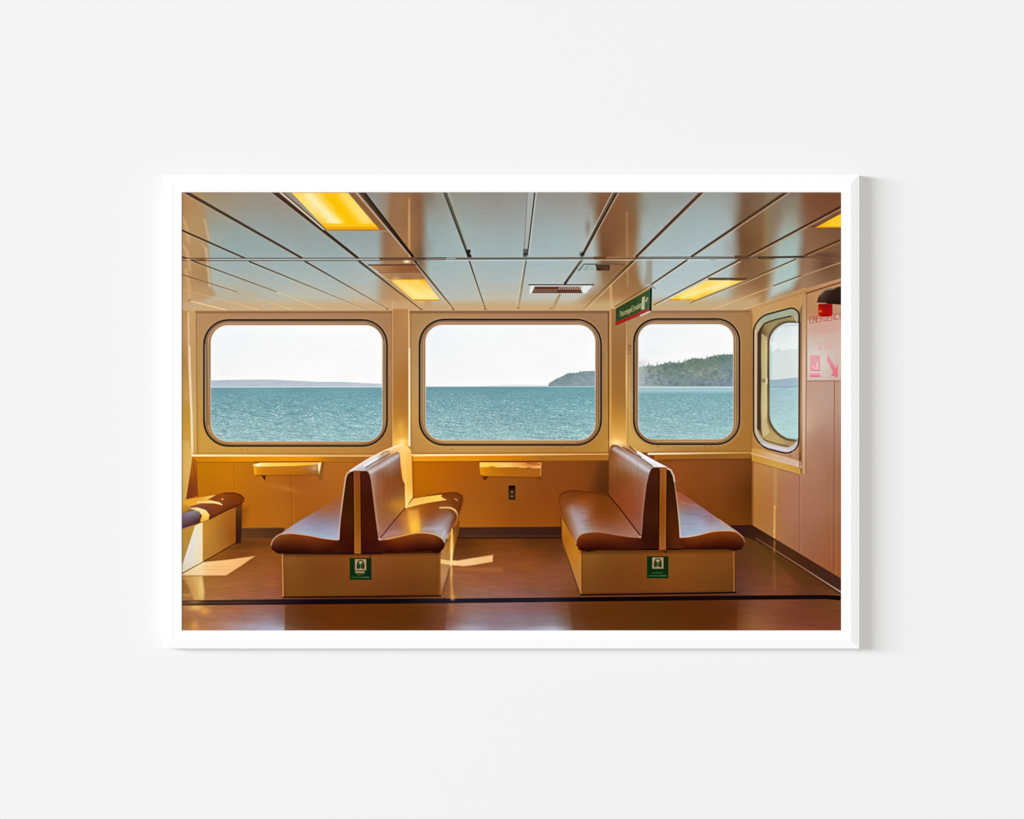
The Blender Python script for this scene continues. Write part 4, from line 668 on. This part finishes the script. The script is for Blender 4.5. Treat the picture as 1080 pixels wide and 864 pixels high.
    fill(face, [(393,500,'a68a7c'),(400,500,'86583e'),(408,492,'9c7e70'),(416,484,'9c8884'),(421,482,'8c6450'),(396,515,'9a6c50'),(405,515,'8a4e2a'),(412,510,'8c4e28'),(420,500,'7c4826'),(404,530,'8c5634'),(415,525,'8e5a38'),(424,520,'8a5630'),
        (412,535,'94602c'),(420,534,'b07830'),(426,533,'b88238'),(406,545,'94603a'),(415,545,'94603c'),(402,558,'9a6c5a'),(408,556,'946450')], cls=back, tex=lambda X, Y: .02*fbm(X/2.2, Y/14, 71))
    with clip(face):
        line([(390,498),(404,490.5),(420,480.5)], 'd4d4dc', 3.2, 2.6, soft=4.5, alpha=.8); line([(391,503),(394,520),(399,560)], 'b09884', 1.6, soft=2, alpha=.55); blob(418,532,10,5,'c8862c',.4)
    fill([(366.8,499.6),(369.5,495.6),(380,488.8),(392,481.8),(404,476),(415,471),(424.6,467.8),(428,470),(419.6,476.2),(404,484.5),(391,492.5),(387,497.5)], [(372,495,'d0c8c4'),(385,489,'d8d4d6'),(395,484,'e0dad8'),(402,480,'d0c0b4'),(412,474,'f0c88c'),(423,470,'ffd48c'),(405,483,'9c6c54'),(388,495,'9c9498')], cls=back)
    line([(369,497.4),(390,483.6),(406,475.5),(424,468.4)], ('e8dcd8','ffe4b0'), 1.6, soft=1.2, alpha=.9); line([(386,493.3),(396,487),(411,478.5)], '5c3a30', 1., soft=1.2, alpha=.7); line([(402,479.5),(405,477),(410,476)], '744830', 1.2, soft=1.5, alpha=.6)
    line([(388,496),(404,486.5),(418,477.5)], 'a06c50', 1., soft=1.2, alpha=.6); line([(384,491.6),(398,483.5)], 'f4f4f8', 1.8, soft=1.6, alpha=.8)
    # end of the backrest
    fill([(358,570),(358.3,548),(361,530),(364,507),(366,500.5),(368.5,498),(373,496.8),(387,496.8),(389.5,499.3),(391.2,506),(393.5,526),(396.2,548),(399,568),(400.8,570),(402,583),(356,583.4)], [(365,505,'402008'),(368,530,'3e1c08'),(362,550,'4a200c'),(365,568,'3c140a'),(385,505,'4c2014'),(386,530,'3c1608'),(390,550,'40180a'),(392,570,'3c120c'),(395,560,'4a1a0c')], cls=back, tex=lambda X, Y: .04*fbm(X/1.2, Y/30, 73))
    for x in (356.5, 401.5): fill([(x-4,571),(x+4,571),(x+4,583),(x-4,583)], '44180b', soft=6, alpha=.7)
    line([(358,583.8),(402,583.9)], '1e0806', 1.4, soft=1.4, alpha=.8)
    line([(366.3,499.5),(364.5,504),(361.5,526),(358.8,548),(357,569)], ('e4d4c8','dcb090'), 1.1, soft=1., alpha=.85); line([(367,499),(369.5,497)], 'd8c8c4', 1.2, alpha=.8); line([(387.8,497.2),(390.6,502),(391.8,507)], '9c7c74', .8, alpha=.6)
    fill([(372.7,496.6),(380.3,496.6),(381,584.2),(373.7,584.2)], [(376,500,'84462a'),(376,530,'80480f'),(377,560,'88501a'),(377,580,'985a20')], cls=back); line([(380.4,499),(381.2,583.5)], '280c06', 1.2, alpha=.7); line([(372.4,499),(373.2,583.5)], '240c06', 1., alpha=.7); line([(374,500),(375,582)], 'a0642c', .8, alpha=.5)
    line([(381,584),(391,585),(390,588)], '3c1c10', 1.4, soft=2, alpha=.6)
    line([(427.3,536),(416,549),(400.8,568)], '42201a', 1.1, soft=1., alpha=.9); blob(400.4,568.8,1.4,1.2,'e0ccc4',.9)
    line([(434.8,481),(436,524)], '7c3c04', 1.2, soft=2.4, alpha=.5)
    # ---------------- bench on the right
    B = 'printed_bench#c'; base = B+'/printed_bench_base'; seat = B+'/printed_bench_seat'; back = B+'/printed_bench_backrest'
    fill([(591.6,544),(597,550),(610,576),(613,582),(612.6,627.4),(593,574)], [(594,555,'ac6c20'),(600,570,'b0701c'),(605,585,'b47428'),(610,600,'b07838'),(611,620,'a07048'),(596,570,'985c1c')], cls=base); line([(592,568),(611.8,627.5)], '4c2c1c', 1., alpha=.8); line([(591.8,545),(592,568)], '4a2808', 1.2, soft=1.4, alpha=.7)
    fill([(612.4,580),(775.6,578.5),(775.6,624.8),(612.4,627.2)], [(618,590,'7a4a1c'),(640,590,'6c4014'),(650,605,'66340f'),(630,620,'643612'),(672,605,'6a3610'),(680,620,'66340f'),(715,595,'764214'),(740,600,'6e3c12'),(765,600,'6a3a12'),(720,618,'6c3810'),(760,620,'5c320e')], cls=base, tex=fine)
    fill([(612,580),(776,578.5),(776,582),(612,584)], '4a2e14', soft=4, alpha=.55); line([(612.4,584),(612.6,626)], 'c07c34', 1.1, alpha=.8); line([(773.8,582),(774,624)], 'a87440', 1., alpha=.8); line([(613,627.6),(775.6,625)], '180a06', 1.7); line([(612,629.3),(776,627)], '6a4434', .9, alpha=.5)
    fill([(614,585),(773,583.5),(773,623),(614,625)], 'b08c62', soft=5, alpha=.13)
    evac(682.3, 586.8, 705, 610, B, False)
    st = [(589,526),(590,521.5),(594.5,518.2),(605.5,516.5),(621,518.8),(640.5,521.4),(650,532),(676,566),(676,568),(640,564),(614,563.5),(609,567),(607.4,572),(600,560),(592.5,546),(590,537)]
    fill(st, [(595,524,'7c441c'),(605,521,'6c3814'),(615,528,'8e4a1a'),(635,526,'6c3c14'),(600,530,'844824'),(600,540,'8c5c44'),(610,540,'a08080'),(606,548,'9c7468'),(610,555,'a49494'),(620,550,'905e46'),(616,545,'a09098'),(625,542,'864a24'),(618,558,'a49ca0'),(630,556,'905e48'),(640,545,'7e4218'),(655,552,'8c5436'),(645,560,'8c6050'),(665,562,'9c6c5c'),(597,548,'84501c'),(602,560,'945c3c'),(606,569,'a47864')], cls=seat, tex=lambda X, Y: .025*fbm(X/9, Y/2, 81))
    with clip(st):
        line([(603,538),(612,560)], 'b4b4c0', 7, 6, soft=9, alpha=.45); line([(590,524),(595,519),(606,517.2),(622,519.6),(642,522)], '5a2c0c', 1.6, soft=2, alpha=.7, sm=True); line([(590,528),(592,545),(600,560),(606,571)], '6a3410', 2, soft=3, alpha=.5)
        line([(612,541),(640,543)], '7a4a34', .8, soft=1.5, alpha=.35)
    cf = spline([(607.6,573),(608,569.5),(610.5,565.6),(615,562.8),(624,561.3),(635,561.6),(651,564.3),(664,566.2),(675.7,567)], closed=False)
    fr = list(cf)+[(684,568),(700,571),(700,579.6),(640,579.6),(629,579.6),(622,581.2),(615,580.8),(610,578.4),(607.9,575.5)]
    fill(fr, [(612,567,'7c4018'),(624,565,'723816'),(640,566,'6e3414'),(655,569,'5c2810'),(615,573,'501c08'),(635,573,'481808'),(620,579,'300c06'),(645,577,'3c120a'),(665,574,'481a0e'),(690,577,'2e100a'),(675,571,'4c2010')], cls=seat)
    line(cf, [(608,570,'b88c7c'),(615,563,'c8a090'),(630,561.5,'a87050'),(650,564,'a87460'),(672,567,'b08070')], 1., soft=1., alpha=.8); line([(610,579.2),(621,581.8),(630,580),(697,579.6)], '160604', 1.2, soft=1.3, alpha=.8)
    # right seat
    st = [(712,517.6),(719.6,520.6),(738,533.5),(758,547.4),(768,554.5),(777,560.5),(770,562),(751,562),(736,565.5),(717.2,567),(714,540)]
    fill(st, [(714,523,'a05c3c'),(720,526,'945440'),(717,532,'a0684c'),(728,532,'92604e'),(720,540,'8a8088'),(735,542,'8c8094'),(750,548,'90727a'),(722,552,'9498a8'),(740,552,'989cac'),(755,556,'9c9ca8'),(725,562,'9ca4b8'),(745,560,'a4a8b8'),(765,558,'a89c9c')], cls=seat, tex=lambda X, Y: .035*fbm(X/10, Y/1.7, 83))
    with clip(st): line([(719,530),(735,534)], 'b09094', 1.2, soft=2.5, alpha=.4); line([(720,541),(745,545)], '74707c', 1.2, soft=2.5, alpha=.4)
    cf = spline([(717,566.8),(725,566.3),(736,564.5),(751,560.9),(762,560),(771,560),(777,561.4),(783.4,567),(785.4,572)], closed=False)
    fr = [(695,571),(712,568)]+list(cf)+[(785.3,574),(783.4,577.3),(779,579.6),(774.5,580),(766.5,578.6),(695,579)]
    fill(fr, [(720,570,'68300f'),(735,569,'723812'),(750,564,'7c3e14'),(765,562.5,'7a3e16'),(776,565,'723814'),(740,571,'5c260c'),(750,569,'642a0c'),(765,568,'5c260c'),(740,575,'44180a'),(760,573,'46180a'),(775,574,'401408'),(720,577,'3c120c'),(750,578,'340e0c'),(780,577,'3a1410'),(700,575,'3a100a')], cls=seat)
    line(cf, [(720,567,'e0c8b8'),(736,565,'e0b898'),(751,561,'d89c68'),(768,560,'c8a48c'),(778,562,'e0a880'),(785,570,'94583c')], 1.1, soft=1., alpha=.85); line([(703,579.2),(766,578.9),(775,580.5),(782,578.8)], '160604', 1.2, soft=1.3, alpha=.8); line([(759,548),(777,560.6),(784,567)], 'd0a080', .8, alpha=.6)
    # backrest
    face = [(641,522),(640.8,500),(642,480),(643.2,472),(646,469),(650,468.6),(690,492.4),(687,494),(685.2,498),(682,511),(679.6,530),(678,548),(677,566),(675.6,566.4),(650,532)]
    fill(face, [(645,480,'8c5226'),(650,475,'8a5c46'),(643,500,'7c4a20'),(645,515,'744020'),(660,500,'84522c'),(655,520,'8a4624'),(670,505,'945c3c'),(680,505,'946c5c'),(662,535,'8a4622'),(672,540,'8a4e34'),(670,520,'8a5238'),(676,555,'8c5a4c'),(655,485,'a07a6a'),(668,493,'a08a80'),(680,500,'9c8884')], cls=back, tex=lambda X, Y: .02*fbm(X/2.2, Y/14, 91))
    with clip(face):
        line([(648,473.5),(665,484),(684,496.5)], 'd8dce8', 3., 3.4, soft=4.5, alpha=.75); line([(683,499),(680,515),(677,555)], 'a87c6c', 1.2, soft=1.8, alpha=.6); line([(641.5,480),(641.5,521)], '5c3010', 1.4, soft=2, alpha=.6); line([(644,471.5),(650,469)], '7a4a34', 2, soft=2, alpha=.7)
    fill([(646,468.8),(651,465.8),(658,467.5),(666,471.8),(680,480),(697,489.6),(704,493),(690,492.8),(672,482),(652,469.6)], [(652,467,'ffe0a0'),(660,470,'e8b878'),(668,474,'c89468'),(675,478,'dcd0c8'),(690,486,'e4e4ea'),(700,491,'e8dcd0'),(662,474,'7c4a30')], cls=back)
    line([(652,469),(662,474.5),(672,480.8),(688,491.4)], '5c3020', 1., soft=1., alpha=.85); line([(664,470.5),(668,475),(676,482)], '4a2a20', 1.1, soft=1., alpha=.75); line([(673,477.6),(686,485.4),(702,493)], 'f0f2f8', 2.8, 2., soft=1.6, alpha=.85); line([(650,468),(656,471)], 'ffd898', 1.4, alpha=.8)
    fill([(676.2,568),(677.8,548),(679.8,530),(682.2,511),(684.8,499.5),(686.5,495.6),(690,493.2),(703.5,493),(707.5,496.3),(709.8,500.5),(711.3,508),(714.2,531),(716,550),(717.2,567),(718,579),(675.5,579)], [(687,500,'4a2418'),(688,525,'3c180a'),(683,550,'401c0c'),(690,565,'34140a'),(706,503,'3a1c08'),(708,525,'3c1c0a'),(712,550,'50260c'),(714,568,'5a2c10'),(700,570,'3c1408')], cls=back, tex=lambda X, Y: .04*fbm(X/1.2, Y/30, 93))
    for x, c in ((675.5,'42160c'), (717.8,'56220c')): fill([(x-4,569),(x+4,569),(x+4,579),(x-4,579)], c, soft=6, alpha=.7)
    line([(676,579.6),(718,579.4)], '160604', 1.3, soft=1.3, alpha=.8)
    line([(702,493.2),(707.5,496),(710.4,502),(711.4,508)], 'f0e0cc', 1.4, soft=1.1, alpha=.9); line([(711.3,508),(714.4,531),(716.6,552),(717.3,566.5)], ('a48870','e8c8b0'), .9, 1.1, alpha=.85); line([(677.7,548),(676.6,562),(675.6,567)], 'a87868', .8, alpha=.6)
    fill([(695.8,493),(703,493),(702.4,580.3),(695,580.3)], [(699,500,'90582a'),(699,530,'804510'),(699,560,'874c18'),(699,577,'945428')], cls=back); line([(695.4,497),(694.6,579.5)], '200c06', 1., alpha=.8); line([(703.4,497),(702.9,579.5)], '220c06', 1., alpha=.8); line([(702,496),(701.6,578)], 'a86c3c', .8, alpha=.5)
    line([(641,521.5),(652,534),(664,550),(675.4,565)], '401408', 1.2, soft=1., alpha=.95); blob(675,566.2,1,1,'d8b0a0',.8); fill([(697,580.5),(704,580.5),(703,583.5)], '3c1c10', soft=1.5, alpha=.7)
    # shade of the benches on the wall and floor next to them
    with clip([(600,486),(642,486),(642,521),(600,517)]): fill([(634,486),(650,486),(650,530),(620,530)], '4c2a10', soft=14, alpha=.5)
    # creases in the leather
    r = random.Random(12)
    for (x0, y0, x1, y1, k, c) in ((612,522,640,560,9,'6a3a1e'),(722,530,762,558,8,'6c6474'),(322,548,352,564,8,'7c7488')):
        for j in range(k):
            x = r.uniform(x0, x1-8); y = y0+(y1-y0)*(j+.5)/k
            if y1-y0 < 30 and x < 345 and y < 552: x = 340
            line([(x, y), (x+4, y+.5), (x+r.uniform(7, 13), y-.3)], c, .9, soft=2.2, alpha=.16)
    for x in (398, 403.5, 409, 414.5): line([(x, 498), (x+1.5, 530)], '6a4030', .6, soft=1.5, alpha=.16)
    for x in (650, 657, 665, 672): line([(x, 486), (x+2, 528)], '6e3c24', .6, soft=1.5, alpha=.18)
    # the crisp, contrasty processing of the picture: local contrast, then a gentle curve
    def soften(A, n):
        for ax in (0, 1):
            for _ in range(2):
                B = np.pad(A, [(n, n) if k == ax else (0, 0) for k in range(3)], mode='edge'); c = np.cumsum(B, ax)
                c = np.concatenate([np.zeros_like(np.take(c, [0], ax)), c], ax); m = A.shape[ax]
                A = (np.take(c, range(2*n+1, 2*n+1+m), ax)-np.take(c, range(0, m), ax))/(2*n+1)
        return A
    detail = IMG-soften(IMG, 2); wide = IMG.mean(-1, keepdims=True)-soften(IMG, 12).mean(-1, keepdims=True)
    IMG[:] = np.clip(IMG+.38*np.clip(detail, -.16, .10)+.10*np.clip(wide, -.2, .12), 0, 1)
    IMG[:] = IMG+.26*(IMG-.46)*IMG*(1-IMG)
    lum = IMG.mean(-1, keepdims=True); warm = np.clip((IMG[..., :1]-IMG[..., 2:])*4, 0, 1); IMG[:] = np.clip(lum+(IMG-lum)*(1+.06*warm), 0, 1)
    # fine paper grain over everything
    X, Y = np.meshgrid(gx, gy); IMG[:] = np.clip((IMG)*(1+(.016-.011*(IMG.mean(-1) > .86))*fbm(X/1.1, Y/1.1, 99, 2))[..., None], 0, 1)
    line([(192,203.4),(888,203.4)], '80766a', .8, alpha=.35); line([(192.2,203),(192.2,666)], '9a8a70', .6, alpha=.25)  # mat's edge shadow painted along the top and left of the print
paint_print()
def to_linear(c): return np.where(c <= .04045, c/12.92, ((c+.055)/1.055)**2.4)
INKS = np.clip(to_linear(np.clip(IMG, 0, 1))/INK, 0, .97)
PXY = np.stack(np.meshgrid(gx, gy), -1)
def ink_mesh(name, mask):
    """the dots of the print that belong to one pictured thing, as one flat sheet"""
    j, i = np.nonzero(mask); q = np.stack([j*NX+i, (j+1)*NX+i, (j+1)*NX+i+1, j*NX+i+1], 1)
    used, inv = np.unique(q.ravel(), return_inverse=True); xy = PXY.reshape(-1, 2)[used]
    co = np.stack([(xy[:, 0]-540)*MM-OFF.x, np.full(len(xy), -Z_PRINT-OFF.y), (432-xy[:, 1])*MM-OFF.z], 1)
    me = bpy.data.meshes.new(name); nf = len(q)
    me.vertices.add(len(co)); me.vertices.foreach_set('co', co.astype(np.float32).ravel())
    me.loops.add(nf*4); me.loops.foreach_set('vertex_index', inv.astype(np.int32).ravel())
    me.polygons.add(nf); me.polygons.foreach_set('loop_start', np.arange(0, nf*4, 4, dtype=np.int32))
    me.update(calc_edges=True)
    at = me.attributes.new('ink', 'FLOAT_COLOR', 'POINT'); c = np.ones((len(co), 4), np.float32); c[:, :3] = INKS.reshape(-1, 3)[used]
    at.data.foreach_set('color', c.ravel()); me.validate(); return me
CELL = IDS[:-1, :-1]
LABELS = {'printed_bench#a': 'brown bench cut off by the left edge', 'printed_bench#b': 'brown double bench in the middle with a sunlit seat',
  'printed_bench#c': 'brown double bench on the right, in shade', 'printed_window#a': 'left window with a faint far shore', 'printed_window#b': 'middle window with the tip of a headland',
  'printed_window#c': 'third window filled by a wooded headland', 'printed_window#d': 'narrow window in the side wall, seen at a slant',
  'printed_ceiling_lamp#a': 'largest yellow ceiling lamp, cut off at the top', 'printed_ceiling_lamp#b': 'small yellow ceiling lamp above the left pillar', 'printed_ceiling_lamp#c': 'slanting yellow ceiling lamp on the right',
  'printed_ceiling_lamp#d': 'corner of a yellow lamp at the right edge', 'printed_air_vent#a': 'long slotted air vent', 'printed_air_vent#b': 'faint grey vent behind the long one',
  'printed_shelf#a': 'small shelf under the left window', 'printed_shelf#b': 'small shelf above the wall socket', 'printed_pillar#a': 'pillar at the left edge', 'printed_pillar#b': 'pillar behind the middle bench', 'printed_pillar#c': 'pillar behind the right bench'}
parts = {}
OWN = {'printed_bench_base', 'printed_window_frame'}  # these are the body of their part
bodies = {}
for k, c in enumerate(CLASSES):
    top, _, sub = c.partition('/')
    if not sub or sub in OWN: bodies.setdefault(top, np.zeros(CELL.shape, bool)); bodies[top] |= CELL == k
def pieces(m):
    """split a mask into its separate patches (the skirting shows in three runs)"""
    cols = np.nonzero(m.any(0))[0]; cut = np.nonzero(np.diff(cols) > 6)[0]; lo = [cols[0]]+[cols[c+1] for c in cut]; hi = [cols[c]+1 for c in cut]+[cols[-1]+1]
    for a, b in zip(lo, hi): q = np.zeros_like(m); q[:, a:b] = m[:, a:b]; yield q
SK = bodies.pop('printed_skirting')
for q in pieces(SK): link('printed_skirting', ink_mesh('printed_skirting', q), M_INK, art)
for top, m in bodies.items():
    if not m.any(): continue
    nm = top.split('#')[0]; parts[top] = link(nm, ink_mesh(nm, m), M_INK, art, LABELS.get(top))
for k, c in enumerate(CLASSES):
    top, _, sub = c.partition('/')
    if sub and sub not in OWN and (CELL == k).sum() > 20: link(sub, ink_mesh(sub, CELL == k), M_INK, parts[top])
leftover = np.zeros(CELL.shape, bool)
for k, c in enumerate(CLASSES):
    sub = c.partition('/')[2]
    if sub and sub not in OWN and (CELL == k).sum() <= 20: leftover |= CELL == k
if leftover.any(): link('printed_speck', ink_mesh('printed_speck', leftover), M_INK, art)
